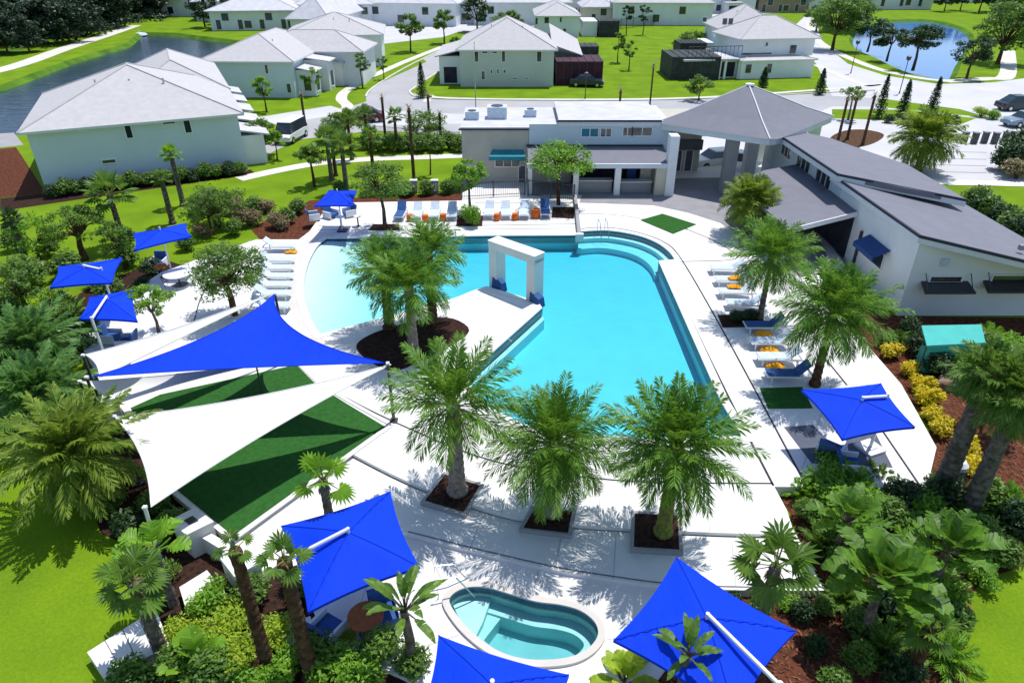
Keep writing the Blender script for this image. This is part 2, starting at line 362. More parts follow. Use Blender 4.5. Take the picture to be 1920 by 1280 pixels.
# benches and entry steps along the right hand curve
cen = Vector((3.0, 34.0, 0)); arc = pool_r
for k, (wd, dz) in enumerate(((0.45, 0.25), (1.5, 0.55))):
    inn = [p + (cen - p).normalized() * wd for p in arc]; inn = [Vector((p.x, p.y, 0)) for p in inn]
    out = [Vector((p.x, p.y, 0)) + (Vector((p.x, p.y, 0)) - cen).normalized() * 0.2 for p in arc]
    sh.prism(out + inn[::-1], -1.2, WL - dz + 0.0, bottom=False)
sh.prism(GS([(1018, 578), (876, 706), (882, 711), (1021, 584)], ZA), -1.2, WL - 0.35, bottom=False)
shell = sh.build('swimming_pool_shell', 'pool_plaster'); struct(shell)
wat = MB().prism([(p.x, p.y) for p in offset(pool_pts, 0.05)], -1.0, WL)
struct(wat.build('pool_water', 'pool_water'))
tl = MB(); ti = offset(pool_pts, -0.006)
tl.add([(p.x, p.y, ZA - 0.03) for p in ti] + [(p.x, p.y, ZA - 0.16) for p in ti], [(i, (i + 1) % n, (i + 1) % n + n, i + n) for i in range(n)])
struct(tl.build('waterline_tiles', 'tile_dark'))
# coping and beige apron round the beach entry
cp = MB(); co_ = offset(pool_pts, 0.34)
cp.prism(co_, ZA - 0.05, ZA + 0.02, holes=[offset(pool_pts, -0.02)], bottom=False)
struct(cp.build('pool_coping', 'plaster_white'))
ap = MB().prism(GS([(598, 434), (640, 434), (612, 447), (594, 462), (578, 492), (567, 530), (568, 560), (581, 600), (600, 630), (640, 655), (600, 648), (565, 620), (543, 580), (540, 530), (553, 480), (570, 452)], ZA), None, ZA + 0.005)
struct(ap.build('pool_apron', 'concrete_beige'))

# spa shell
n = len(spa_pts); ss = MB()
ss.add([(p.x, p.y, ZC - 0.004) for p in spa_pts] + [(p.x, p.y, -1.4) for p in spa_pts], [(i, (i + 1) % n, (i + 1) % n + n, i + n) for i in range(n)])
ss.quad((-3, 10.2, -0.95), (3, 10.2, -0.95), (3, 14.6, -0.95), (-3, 14.6, -0.95))
b1 = offset(spa_pts, -0.38)
ss.prism(offset(spa_pts, 0.04), -1.2, ZC - 0.55, holes=[b1], bottom=False)
ss.prism(GS([(846, 1125), (870, 1106), (925, 1108), (905, 1165), (885, 1205), (868, 1172)], -0.2), -1.2, ZC - 0.38, bottom=False)
ss.prism(GS([(925, 1110), (940, 1150), (905, 1195), (890, 1190)], -0.3), -1.2, ZC - 0.62, bottom=False)
struct(ss.build('spa_shell', 'spa_plaster'))
struct(MB().prism(offset(spa_pts, 0.05), -0.98, ZC - 0.10).build('spa_water', 'spa_water'))
cs = MB().prism(offset(spa_pts, 0.19), ZC - 0.05, ZC + 0.10, holes=[offset(spa_pts, -0.015)], bottom=False)
struct(cs.build('spa_coping', 'concrete_beige'))
ts = MB(); si = offset(spa_pts, -0.02)
ts.add([(p.x, p.y, ZC + 0.04) for p in si] + [(p.x, p.y, ZC - 0.16) for p in si], [(i, (i + 1) % n, (i + 1) % n + n, i + n) for i in range(n)])
struct(ts.build('spa_tiles', 'tile_dark'))

# lawns, beds, grey sheet on the decks
struct(MB().prism([G(a, b, ZA) for a, b in [(556, 684), (592, 720), (650, 757), (722, 800), (690, 822), (437, 1004), (332, 918), (245, 765), (300, 740)]], ZA, ZA + 0.02).build('artificial_turf', 'turf'))
cb = MB()
for ln in ([(562, 684), (598, 718), (655, 753), (735, 797)], [(735, 797), (700, 822), (437, 1012)], [(437, 1012), (322, 920), (236, 765)]):
    q = GS(ln, ZA); cb.strip(q, 0.16, ZA + 0.03)
struct(cb.build('turf_border', 'plaster_white'))
struct(MB().prism(GS([(1200, 413), (1242, 401), (1306, 421), (1262, 439)], ZA), ZA, ZA + 0.02).build('putting_mat_turf', 'turf'))
struct(MB().prism([G(p.x, p.y, ZA) for p in spline([(668, 652, 0), (690, 630, 0), (740, 612, 0), (800, 598, 0), (850, 598, 0), (880, 620, 0), (846, 648, 0), (800, 672, 0), (745, 694, 0), (700, 682, 0)], 4, True)], ZA, ZA + 0.03).build('island_mulch_bed', 'mulch_dark'))
grey_sheet = MB().prism(GS([(1086, 380), (1225, 385), (1290, 399), (1350, 418), (1384, 440), (1384, 465), (1420, 460), (1500, 520), (1560, 500), (1480, 330), (1250, 335), (1100, 340)], ZA), None, ZA + 0.004)  # flat grey sheet over the white deck in front of the clubhouse
struct(grey_sheet.build('clubhouse_grey_sheet', 'floor_grey'))
j = MB()
def JL(px, wd=0.07, sp=True):
    q = GS(px, ZA); q = spline(q, 6) if sp and len(q) > 2 else q; j.strip(q, wd, ZA + 0.008)
JL([(1082, 447), (1088, 430), (1145, 427), (1200, 437), (1245, 454), (1276, 484), (1351, 612), (1504, 896)], 0.08)
JL([(1245, 492), (1320, 650), (1400, 812), (1450, 910)], 0.09)
JL([(1240, 491), (1300, 490), (1360, 488), (1382, 480), (1340, 452), (1282, 428)], 0.07)
JL([(1090, 401), (1140, 402), (1210, 411), (1290, 430)], 0.05)
JL([(612, 726), (680, 762), (760, 800), (880, 850), (1000, 880), (1185, 902), (1450, 906)], 0.07)
JL([(1538, 662), (1562, 690), (1588, 722)], 0.08); JL([(1655, 808), (1726, 912)], 0.08)
JL([(410, 508), (378, 556), (364, 604)], 0.06); JL([(364, 545), (425, 546)], 0.05)
JL([(1010, 576), (940, 634), (868, 700), (868, 716)], 0.16, False)
JL([(596, 424), (800, 424), (1080, 420)], 0.06); JL([(596, 431), (800, 431), (1076, 428)], 0.05)
JL([(890, 380), (1080, 381)], 0.05)
struct(j.build('deck_joints', 'joint'))
j = MB()
for a, b in (((1262, 540), (1300, 538)), ((1290, 600), (1342, 598)), ((1322, 664), (1378, 662)), ((1350, 724), (1412, 722)), ((1380, 786), (1438, 786)), ((1408, 846), (1470, 846)), ((1500, 890), (1560, 720)), ((1590, 722), (1690, 720)), ((1440, 560), (1540, 600)), ((1110, 470 - 50), (1112, 398)), ((1180, 427), (1196, 398)),
             ((760, 424), (762, 382)), ((860, 424), (860, 380)), ((660, 424), (668, 392)), ((500, 590), (420, 600)), ((540, 600), (470, 640)), ((330, 560), (300, 620)), ((440, 470), (470, 450)), ((900, 600), (960, 640)), ((1080, 890), (1090, 822)), ((960, 868), (985, 800)), ((850, 836), (890, 742)), ((760, 798), (830, 700)), ((1200, 900), (1200, 824)), ((1320, 904), (1312, 820)),
             ((700, 762), (760, 706)), ((1120, 986), (1128, 902)), ((1330, 996), (1326, 906)), ((940, 962), (960, 876)), ((820, 920), (850, 842)), ((640, 640), (700, 690)), ((830, 690), (905, 640)), ((900, 545), (1000, 585))):
    q0, q1 = G(*a, ZA), G(*b, ZA); j.strip([q0, q1], 0.025, ZA + 0.006)
for a, b in (((700, 900), (640, 1000)), ((880, 1030), (905, 966)), ((1040, 1066), (1055, 992)), ((1150, 1085), (1155, 1000)), ((1380, 1102), (1372, 1012)), ((560, 960), (480, 1060))):
    j.strip([G(*a, ZB), G(*b, ZB)], 0.025, ZB + 0.006)
for a, b in (((830, 1090), (800, 1030)), ((1000, 1110), (1010, 1066)), ((1130, 1200), (1240, 1180)), ((860, 1190), (740, 1230)), ((700, 1060), (660, 1180))):
    j.strip([G(*a, ZC), G(*b, ZC)], 0.025, ZC + 0.006)
struct(j.build('deck_saw_cuts', 'saw_cut'))
j = MB()
j.strip([G(p.x, p.y + 5, ZB) for p in A_front], 0.12, ZB + 0.01)
j.strip([G(p.x, p.y - 6, ZB) for p in B_front], 0.05, ZB + 0.01)
struct(j.build('drain_channel', 'joint_soft'))
# beds in the planting round the decks
def sheet(name, px, z, m, sp=False, th=None):
    q = GS(px, z)
    if sp: q = spline(q, 5, True)
    return struct(MB().prism(q, th, z).build(name, m))
sheet('mulch_bed', [(1440, 905), (1750, 905), (1742, 800), (1660, 690), (1600, 640), (1590, 560), (1680, 592), (1935, 596), (2100, 700), (2200, 1000), (1960, 1045), (1850, 1085), (1800, 1130), (1840, 1500), (1120, 1500), (1180, 1300), (1330, 1105), (1545, 1105), (1498, 1010), (1480, 960)], 0.008, 'mulch_red')
sheet('mulch_bed', [(480, 1060), (560, 1020), (600, 1180), (700, 1245), (860, 1330), (860, 1420), (200, 1440), (260, 1270), (300, 1150), (330, 1060), (190, 1000), (150, 900), (180, 780), (240, 760), (340, 930), (430, 1010)], 0.008, 'mulch_dark')
sheet('mulch_bed', [(550, 392), (580, 376), (680, 370), (870, 362), (872, 384), (612, 392), (580, 436), (560, 452), (490, 452), (470, 430), (520, 400)], 0.008, 'mulch_red')
sheet('mulch_bed', [(255, 505), (290, 480), (350, 500), (300, 530), (225, 570), (150, 650), (90, 640), (130, 560), (190, 530)], 0.008, 'mulch_dark')
sheet('mulch_bed', [(0, 372), (90, 362), (470, 318), (480, 326), (300, 352), (120, 378), (0, 396)], 0.008, 'mulch_dark')
sheet('patio', [(-200, 262), (26, 249), (44, 272), (-200, 298)], 0.012, 'concrete_grey')
sheet('bare_soil_lot', [(-200, 300), (30, 276), (86, 362), (-200, 392)], 0.012, 'mulch_red')

# roads
sheet('road', [(700, 186), (840, 187), (1250, 188), (1500, 176), (1640, 170), (1660, 230), (1640, 262), (1250, 250), (860, 252), (700, 245), (560, 262), (480, 300), (470, 285), (560, 228), (640, 206)], 0.012, 'road')
sheet('road', [(688, 200), (686, 182), (700, 165), (760, 128), (832, 92), (870, 84), (900, 92), (850, 118), (800, 150), (768, 172), (800, 184), (842, 190), (840, 200)], 0.016, 'road')
sheet('road', [(1478, 60), (1510, 30), (1530, 36), (1540, 80), (1590, 120), (1660, 142), (1760, 158), (1860, 155), (1960, 142), (2300, 90), (2300, 330), (1960, 250), (1800, 205), (1660, 186), (1560, 180), (1530, 120)], 0.02, 'road_pale')
sheet('parking_lot', [(1560, 200), (1640, 200), (1800, 216), (2300, 260), (2400, 360), (1930, 345), (1790, 345), (1690, 330), (1560, 300), (1240, 340), (1240, 260), (1440, 250)], 0.024, 'road_pale')
sheet('driveway', [(880, 215), (1060, 215), (1230, 215), (1230, 232), (880, 232), (700, 236), (700, 206)], 0.02, 'road_pale')
sheet('brick_paving', [(900, 196), (966, 196), (966, 222), (900, 222)], 0.028, 'brick_paving')
for x in (915, 932, 949): sheet('paving_band', [(x, 196), (x + 2, 196), (x + 2, 222), (x, 222)], 0.032, 'road_pale')
pk = MB()
for yy in (284, 297, 309, 322): pk.strip(GS([(1745, yy), (1850, yy + 2)], 0.03), 0.14, 0.03)
struct(pk.build('parking_lines', 'joint_soft'))
sheet('grass_verge', [(1560, 205), (1700, 206), (1830, 222), (1800, 234), (1620, 224), (1560, 222)], 0.03, 'lawn')
sheet('soil_island', [(1556, 262), (1580, 246), (1620, 243), (1657, 252), (1640, 268), (1600, 276)], 0.034, 'bark_brown', True)
sheet('far_street', [(640, 92), (740, 80), (830, 70), (860, 60), (1000, 50), (1140, 46), (1330, 32), (1500, 22), (1500, 10), (380, 10), (380, 30), (460, 44), (600, 54)], 0.01, 'road_pale')
sheet('grass_verge', [(688, 150), (770, 118), (790, 108), (800, 116), (720, 152), (696, 168)], 0.03, 'lawn')
def path(name, px, wd, z, m='sidewalk'):
    q = spline([Vector((p.x, p.y, 0)) for p in GS(px, 0)], 6)
    return struct(MB().strip(q, wd, z).build(name, m))
path('sidewalk', [(448, 336), (520, 320), (600, 306), (700, 298), (790, 295), (868, 292)], 1.5, 0.014)
path('sidewalk', [(640, 212), (652, 200), (640, 186), (650, 170), (690, 148), (750, 120), (830, 88)], 1.4, 0.03)
path('sidewalk', [(800, 192), (806, 180), (830, 184), (1000, 187), (1300, 184), (1600, 164), (1655, 158)], 0.9, 0.034)
path('sidewalk', [(1530, 122), (1570, 140), (1620, 160), (1655, 160)], 1.2, 0.034)
path('sidewalk', [(1516, 40), (1528, 70), (1560, 94), (1640, 128), (1720, 146), (1780, 153)], 1.6, 0.03)
path('sidewalk', [(1770, 153), (1850, 148), (1888, 142), (1890, 95)], 2.2, 0.028)
path('footpath', [(-300, 196), (0, 132), (120, 92), (200, 66), (252, 48)], 3.2, 0.02)
path('sidewalk', [(1900, 345), (1790, 342), (1700, 340)], 1.4, 0.03)
path('sidewalk', [(2200, 352), (1960, 347), (1840, 344), (1770, 343)], 1.3, 0.036, 'concrete_white')
path('driveway', [(500, 228), (560, 218), (640, 205)], 5, 0.026, 'road_pale')
sheet('forest_floor', [(-900, 60), (-200, 10), (370, 10), (250, 40), (100, 75), (0, 108), (-300, 160)], 0.01, 'wild_grass')
# road kerbs
kb = MB()
for ln in ([(842, 187), (1000, 189), (1250, 188), (1500, 177), (1640, 170)], [(768, 172), (780, 182), (842, 187)], [(768, 172), (800, 150), (850, 118), (900, 92)], [(686, 182), (700, 165), (760, 128), (832, 92)]):
    q = spline([Vector((p.x, p.y, 0)) for p in GS(ln, 0)], 5)
    for a, b in zip(q, q[1:]):
        d = (b - a).normalized(); nn = Vector((-d.y, d.x, 0)) * 0.12
        kb.hull8([a + nn, a - nn, b - nn, b + nn], [p + Vector((0, 0, 0.12)) for p in (a + nn, a - nn, b - nn, b + nn)])
struct(kb.build('kerb', 'sidewalk'))

# ================================================================== HOUSES
def nrm(A, B):
    d = (B - A); d.z = 0; d.normalize(); return d, Vector((-d.y, d.x, 0))
def wallpt(px, py, A, B):
    """where the line of sight meets the upright plane through A and B -> (distance along, height)"""
    v = (640 - py) / FPX; a = Vector(((px - 960) / FPX, CP + v * SP, -SP + v * CP))
    d, n = nrm(A, B); k = A.dot(n) - 0; t = (A.x * n.x + A.y * n.y) / (a.x * n.x + a.y * n.y)
    p = a * t; return (Vector((p.x, p.y, 0)) - Vector((A.x, A.y, 0))).dot(d), H + p.z
def window(parent, A, B, u, z, wd, ht, glass='glass_dark', frame='frame_white', name='window', out=1, mull=0):
    """opening with frame, recess look and pane on the wall A-B, standing a little proud"""
    d, n = nrm(A, B); n = -n * out
    def P(uu, zz, o): q = A + d * uu + n * o; return Vector((q.x, q.y, zz))
    f = MB(); t = 0.07
    for (u0, u1, z0, z1) in ((u - wd / 2 - t, u + wd / 2 + t, z + ht / 2, z + ht / 2 + t), (u - wd / 2 - t, u + wd / 2 + t, z - ht / 2 - t, z - ht / 2),
                             (u - wd / 2 - t, u - wd / 2, z - ht / 2, z + ht / 2), (u + wd / 2, u + wd / 2 + t, z - ht / 2, z + ht / 2)):
        f.hull8([P(u0, z0, 0.0), P(u1, z0, 0.0), P(u1, z0, 0.08), P(u0, z0, 0.08)], [P(u0, z1, 0.0), P(u1, z1, 0.0), P(u1, z1, 0.08), P(u0, z1, 0.08)])
    for k in range(mull):
        um = u - wd / 2 + wd * (k + 1) / (mull + 1)
        f.hull8([P(um - .03, z - ht / 2, 0.02), P(um + .03, z - ht / 2, 0.02), P(um + .03, z - ht / 2, 0.06), P(um - .03, z - ht / 2, 0.06)], [P(um - .03, z + ht / 2, 0.02), P(um + .03, z + ht / 2, 0.02), P(um + .03, z + ht / 2, 0.06), P(um - .03, z + ht / 2, 0.06)])
    fo = f.build(name, frame, parent)
    g = MB().quad(P(u - wd / 2, z - ht / 2, 0.015), P(u + wd / 2, z - ht / 2, 0.015), P(u + wd / 2, z + ht / 2, 0.015), P(u - wd / 2, z + ht / 2, 0.015))
    g.build('pane', glass, fo); return fo
def hip_roof(parent, c, ax, L, Wd, z0, rise, over=0.5, m='roof_pale', fas='fascia', th=0.18):
    """hip roof over rectangle centred c, long axis ax (unit), length L, width Wd"""
    ay = Vector((-ax.y, ax.x, 0)); a, b = L / 2 + over, Wd / 2 + over
    def P(u, v, z): q = c + ax * u + ay * v; return Vector((q.x, q.y, z))
    e = [P(-a, -b, z0), P(a, -b, z0), P(a, b, z0), P(-a, b, z0)]
    rl = max(0.0, a - b); r0, r1 = P(-rl, 0, z0 + rise), P(rl, 0, z0 + rise)
    mb = MB()
    if rl > 0.05: mb.add(e + [r0, r1], [(0, 1, 5, 4), (1, 2, 5), (2, 3, 4, 5), (3, 0, 4)])
    else: mb.add(e + [r0], [(0, 1, 4), (1, 2, 4), (2, 3, 4), (3, 0, 4)])
    cap = MB()
    for q, rr in ((e[0], r0), (e[1], r1), (e[2], r1), (e[3], r0)): cap.tube([q + Vector((0, 0, .02)), rr + Vector((0, 0, .02))], 0.07, 5)
    if rl > 0.05: cap.tube([r0, r1], 0.07, 5)
    ro = mb.build('roof', m, parent); cap.build('ridge_caps', m, ro)
    f = MB(); lo = [Vector((q.x, q.y, z0 - th)) for q in e]; ins = [P(-a + .1, -b + .1, z0), P(a - .1, -b + .1, z0), P(a - .1, b - .1, z0), P(-a + .1, b - .1, z0)]
    f.add([q - Vector((0, 0, .004)) for q in e] + lo, [(i, i + 4, (i + 1) % 4 + 4, (i + 1) % 4) for i in range(4)] + [(7, 6, 5, 4)])
    f.build('fascia', fas, parent); return ro
def house(name, label, A, B, depth, wh, rise, wmat='stucco_white', roof='roof_pale', wins=(), swins=(), group=None, over=0.5):
    A = Vector((A[0], A[1], 0)); B = Vector((B[0], B[1], 0)); d, n = nrm(A, B); L = (B - A).length
    t = thing(name, label, 'house', A, 0, group)
    q = [A, B, B + n * depth, A + n * depth]
    w_ = MB().prism([(p.x, p.y) for p in q], -0.3, wh); w_.build('wall', wmat, t)
    c = A + d * L / 2 + n * depth / 2
    if L >= depth: hip_roof(t, c, d, L, depth, wh + 0.02, rise, over, roof)
    else: hip_roof(t, c, n, depth, L, wh + 0.02, rise, over, roof)
    for (u, z, wd, ht) in wins: window(t, A, B, u, z, wd, ht)
    for k_ in range(3):
        p = c + d * L * (k_ - 1) * .17 - n * depth * (.12 + .05 * k_); MB().tube([p + Vector((0, 0, wh + rise * .3)), p + Vector((0, 0, wh + rise * .70 + .2))], .08, 6).build('vent_pipe', 'roof_white', t)
    for (u, z, wd, ht) in swins: window(t, B, B + n * depth, u, z, wd, ht)
    return t, A, B, d, n
def pxwins(A, B, rects):
    out = []
    for (x0, y0, x1, y1) in rects:
        u0, z1 = wallpt(x0, y0, A, B); u1, z0 = wallpt(x1, y1, A, B); out.append(((u0 + u1) / 2, (z0 + z1) / 2, abs(u1 - u0), abs(z1 - z0)))
    return out
def box_part(parent, name, m, A, d, n, u0, u1, v0, v1, z0, z1):
    q = [A + d * u0 + n * v0, A + d * u1 + n * v0, A + d * u1 + n * v1, A + d * u0 + n * v1]
    return MB().prism([(p.x, p.y) for p in q], z0, z1).build(name, m, parent)

# left big house
A = G(88, 362); B = G(465, 318)
t, A, B, d, n = house('townhouse', 'large pale blue two-storey house with grey hip roof beside the canal', A, B, 16, 4.75, 3.2, 'stucco_blue',
    wins=pxwins(A, B, [(232, 234, 250, 258), (343, 225, 360, 248), (144, 238, 161, 243), (304, 225, 328, 231), (191, 301, 217, 304)]))
MB().prism([(p.x, p.y) for p in (A + d * 6.8 + n * 16.02, A + d * 15.2 + n * 16.02, A + d * 15.2 + n * 29, A + d * 6.8 + n * 29)], -0.3, 4.7).build('rear_wall', 'stucco_white', t)
hip_roof(t, A + d * 11 + n * 20.5, n, 17, 8.4, 4.78, 2.3, 0.5)
for k in range(5):   # entry bays stepping back along the right side
    v0 = 1.5 + k * 5.2
    box_part(t, 'porch', 'stucco_white', A, d, n, 15.12, 17.0, v0, v0 + 3.0, -0.2, 2.5 + 0.0 * k)
    e = [A + d * 15.1 + n * (v0 - .3), A + d * 17.5 + n * (v0 - .3), A + d * 17.5 + n * (v0 + 3.3), A + d * 15.1 + n * (v0 + 3.3)]
    e = [Vector((p.x, p.y, 3.1 if i in (0, 3) else 2.55)) for i, p in enumerate(e)]
    MB().slabpoly(e, 0.14).build('porch_roof', 'roof_white', t)
# townhouse behind it
A = G(396, 176); B = G(555, 183)
A = Vector((-38.5, 90.6, 0)); B = Vector((-27.3, 90.2, 0))
t, A, B, d, n = house('townhouse', 'long white townhouse row with wavy pale roof behind the large blue house', A, B, 18, 4.3, 2.5, 'stucco_blue', wins=pxwins(A, B, [(496, 122, 504, 138), (537, 157, 547, 174)]))
hip_roof(t, A + d * 10.5 + n * 13.2, d, 15, 9, 4.33, 2.2, 0.3)
MB().prism([(p.x, p.y) for p in (A + d * 11.1 + n * 9, A + d * 17.8 + n * 9, A + d * 17.8 + n * 17.5, A + d * 11.1 + n * 17.5)], -.2, 4.28).build('side_wall', 'stucco_white', t)
for k in range(3):
    v0 = 1.2 + k * 3.6
    box_part(t, 'entry_bay', 'stucco_white', A, d, n, 11.22, 13.4 + 0.9 * k, v0, v0 + 2.6, -0.2, 3.1 + (k % 2) * 0.7)
    e = [A + d * 11.2 + n * (v0 - .3), A + d * (13.8 + 0.9 * k) + n * (v0 - .3), A + d * (13.8 + 0.9 * k) + n * (v0 + 2.9), A + d * 11.2 + n * (v0 + 2.9)]
    MB().slabpoly([Vector((p.x, p.y, 3.5 + (k % 2) * .7 - (0.5 if i in (1, 2) else 0))) for i, p in enumerate(e)], 0.12).build('bay_roof', 'roof_white', t)
    BA = A + d * (12.9 + 0.9 * (k)) * 1.0 + n * v0
    window(t, A + d * 11.3 + n * v0, A + d * 14 + n * v0, 1.2, 1.5, 0.9, 1.7)
    window(t, A + d * (13.4 + 0.9 * k) + n * v0, A + d * (13.4 + 0.9 * k) + n * (v0 + 2.6), 1.3, 1.4, 1.4, 1.9)
# centre house
A = G(864, 163); B = G(1037, 163)
t, A, B, d, n = house('detached_house', 'sage white two-storey house with grey hip roof on the far lawn', A, B, 15, 4.7, 3.3, 'stucco_sage',
    wins=pxwins(A, B, [(889, 97, 897, 116), (941, 96, 947, 116), (1007, 97, 1015, 116), (903, 134, 909, 149), (920, 131, 923, 138), (932, 130, 935, 138), (944, 131, 948, 137), (904, 97, 914, 100), (923, 97, 932, 100), (961, 146, 970, 148), (984, 146, 990, 148)]))
box_part(t, 'garage_wing', 'stucco_white', A, d, n, -3.0, -0.03, 2, 13, -0.2, 3.6)
MB().slabpoly([Vector((p.x, p.y, z)) for p, z in ((A + d * -3.5 + n * 1.5, 3.66), (A + d * -0.03 + n * 1.5, 4.5), (A + d * -0.03 + n * 13.4, 4.5), (A + d * -3.5 + n * 13.4, 3.66))], 0.15).build('garage_roof', 'roof_pale', t)
window(t, A + d * -3 + n * 2, A + n * 2, 1.5, 1.2, 1.8, 2.1, 'interior_dark', 'stucco_white', 'door')
e = [A + d * 12.6 + n * 6, A + d * 17.0 + n * 6, A + d * 17.0 + n * 16, A + d * 12.6 + n * 16]
MB().slabpoly([Vector((e[0].x, e[0].y, 4.6)), Vector((e[1].x, e[1].y, 3.2)), Vector((e[2].x, e[2].y, 4.2)), Vector((e[3].x, e[3].y, 6.4))], 0.15).build('side_roof', 'roof_pale', t)
box_part(t, 'side_wall', 'stucco_sage', A, d, n, 12.67, 16.4, 6.5, 15.5, -0.2, 3.0)
def lanai(parent, A, B, depth, ht, m1='screen_dark', bars=6):
    """screened patio: roof and side mesh panels between thin dark posts"""
    A = Vector((A[0], A[1], 0)); B = Vector((B[0], B[1], 0)); d, n = nrm(A, B); L = (B - A).length
    s = MB(); q = [A, B, B + n * depth, A + n * depth]
    s.prism([(p.x, p.y) for p in q], 0.02, ht - 0.02)
    so_ = s.build('screen_enclosure', m1, parent)
    fr = MB()
    for k in range(bars + 1):
        p = A + d * L * k / bars - n * 0.04
        fr.box((p.x, p.y, ht / 2), (0.08, 0.08, ht)); p2 = p + n * depth / 2; fr.hull8([p + Vector((0, 0, ht)), p + d * .08 + Vector((0, 0, ht)), p + d * .08 + n * depth + Vector((0, 0, ht)), p + n * depth + Vector((0, 0, ht))], [v + Vector((0, 0, .08)) for v in (p + Vector((0, 0, ht)), p + d * .08 + Vector((0, 0, ht)), p + d * .08 + n * depth + Vector((0, 0, ht)), p + n * depth + Vector((0, 0, ht)))])
    for z in (0.9, ht):
        a = A - n * 0.06; fr.hull8([a + Vector((0, 0, z)), a + d * L + Vector((0, 0, z)), a + d * L + n * .05 + Vector((0, 0, z)), a + n * .05 + Vector((0, 0, z))], [v + Vector((0, 0, .07)) for v in (a + Vector((0, 0, z)), a + d * L + Vector((0, 0, z)), a + d * L + n * .05 + Vector((0, 0, z)), a + n * .05 + Vector((0, 0, z)))])
    fr.build('screen_frame', 'metal_dark', so_)
lanai(t, G(1042, 160), G(1128, 160), 7, 3.0, 'screen_maroon')
lanai(t, G(1056, 130), G(1120, 130), 5, 3.2)
# right house pair
A = G(1386, 149); B = G(1521, 145)
t, A, B, d, n = house('detached_house', 'white two-storey house with terrace and pale hip roof on the right lawn', A, B, 12, 2.5, 0.6, 'stucco_white', over=0.3,
    wins=pxwins(A, B, [(1399, 121, 1407, 137), (1439, 120, 1445, 137)]))
U0 = A + n * 3.0 + d * 0.5
box_part(t, 'upper_wall', 'stucco_white', A, d, n, 0.8, 12.2, 2.6, 11.5, 2.6, 5.0)
hip_roof(t, A + d * 6.5 + n * 7, d, 11.8, 9.4, 5.05, 2.6, 0.4)
UA, UB = A + n * 2.6, B + n * 2.6
for r_ in pxwins(UA, UB, [(1482, 85, 1491, 100), (1436, 80, 1439, 87), (1391, 100, 1446, 102)]): window(t, UA, UB, *r_)
box_part(t, 'porch_wall', 'stucco_white', A, d, n, -3.0, -0.03, 1.2, 6, -0.1, 2.5)
box_part(t, 'porch_roof', 'roof_white', A, d, n, -8.5, -0.2, 0.2, 7, 2.52, 2.75)
for u in (-3.0, -2.2, -0.1): box_part(t, 'column', 'frame_white', A, d, n, u - .15, u + .15, 0.3, 0.6, 0, 2.5)
window(t, A + d * -3 + n * 1.2, A + n * 1.2, 1.5, 1.2, 2.2, 2.0, 'interior_dark')
rl = MB()
for k in range(14):
    p = A + d * (-7.5 + k * .62) + n * 1.6; rl.box((p.x, p.y, 3.6), (.05, .05, 1.3))
rl.hull8([Vector((p.x, p.y, 4.2)) for p in (A + d * -7.5 + n * 1.55, A + d * .6 + n * 1.55, A + d * .6 + n * 1.65, A + d * -7.5 + n * 1.65)], [Vector((p.x, p.y, 4.28)) for p in (A + d * -7.5 + n * 1.55, A + d * .6 + n * 1.55, A + d * .6 + n * 1.65, A + d * -7.5 + n * 1.65)])
rl.build('terrace_railing', 'metal_dark', t)
lanai(t, G(1256, 150), G(1346, 150), 8, 3.0)
A = G(1312, 75); B = G(1402, 74)
A = Vector((A.x, 118, 0)); B = Vector((G(1402, 74).x, 118, 0))
A = Vector((33.6, 119, 0)); B = Vector((43.0, 119, 0))
t, A, B, d, n = house('detached_house', 'white house with steep hip roof standing behind the terrace house', A, B, 11, 5.0, 3.2, 'stucco_white',
    wins=pxwins(A, B, [(1318, 33, 1324, 41), (1356, 35, 1362, 46), (1367, 35, 1373, 46)]))
lanai(t, Vector((27.0, 118.5)), Vector((31.2, 118.5)), 5, 3.0)
box_part(t, 'annex', 'stucco_white', A, d, n, -2.4, -0.03, 0.5, 6, -0.1, 3.0)
house('townhouse', 'white townhouse set back behind the wavy roofed row, nearer the side street', Vector((-35, 114, 0)), Vector((-20.5, 116, 0)), 14, 4.6, 2.6, 'stucco_white', wins=[(2.5, 3.4, 1.2, 1.4), (6, 1.3, 1.0, 2.0), (9, 3.4, 1.2, 1.4), (12, 1.3, 2.4, 2.0)])
# small house behind the centre house
A = G(1006, 70); B = G(1085, 70)
t, A, B, d, n = house('detached_house', 'small white two-storey house with pale roof behind the sage white house', A, B, 16, 4.0, 2.2, 'stucco_white', wins=pxwins(A, B, [(1021, 33, 1029, 44), (1050, 33, 1053, 42), (1056, 54, 1061, 61), (1004, 34, 1008, 46)]))
box_part(t, 'garage_wing', 'stucco_white', A, d, n, 9.6, 12.6, 1, 9, -0.1, 2.9)
lanai(t, A + d * 12.9, A + d * 17, 6, 3.0)
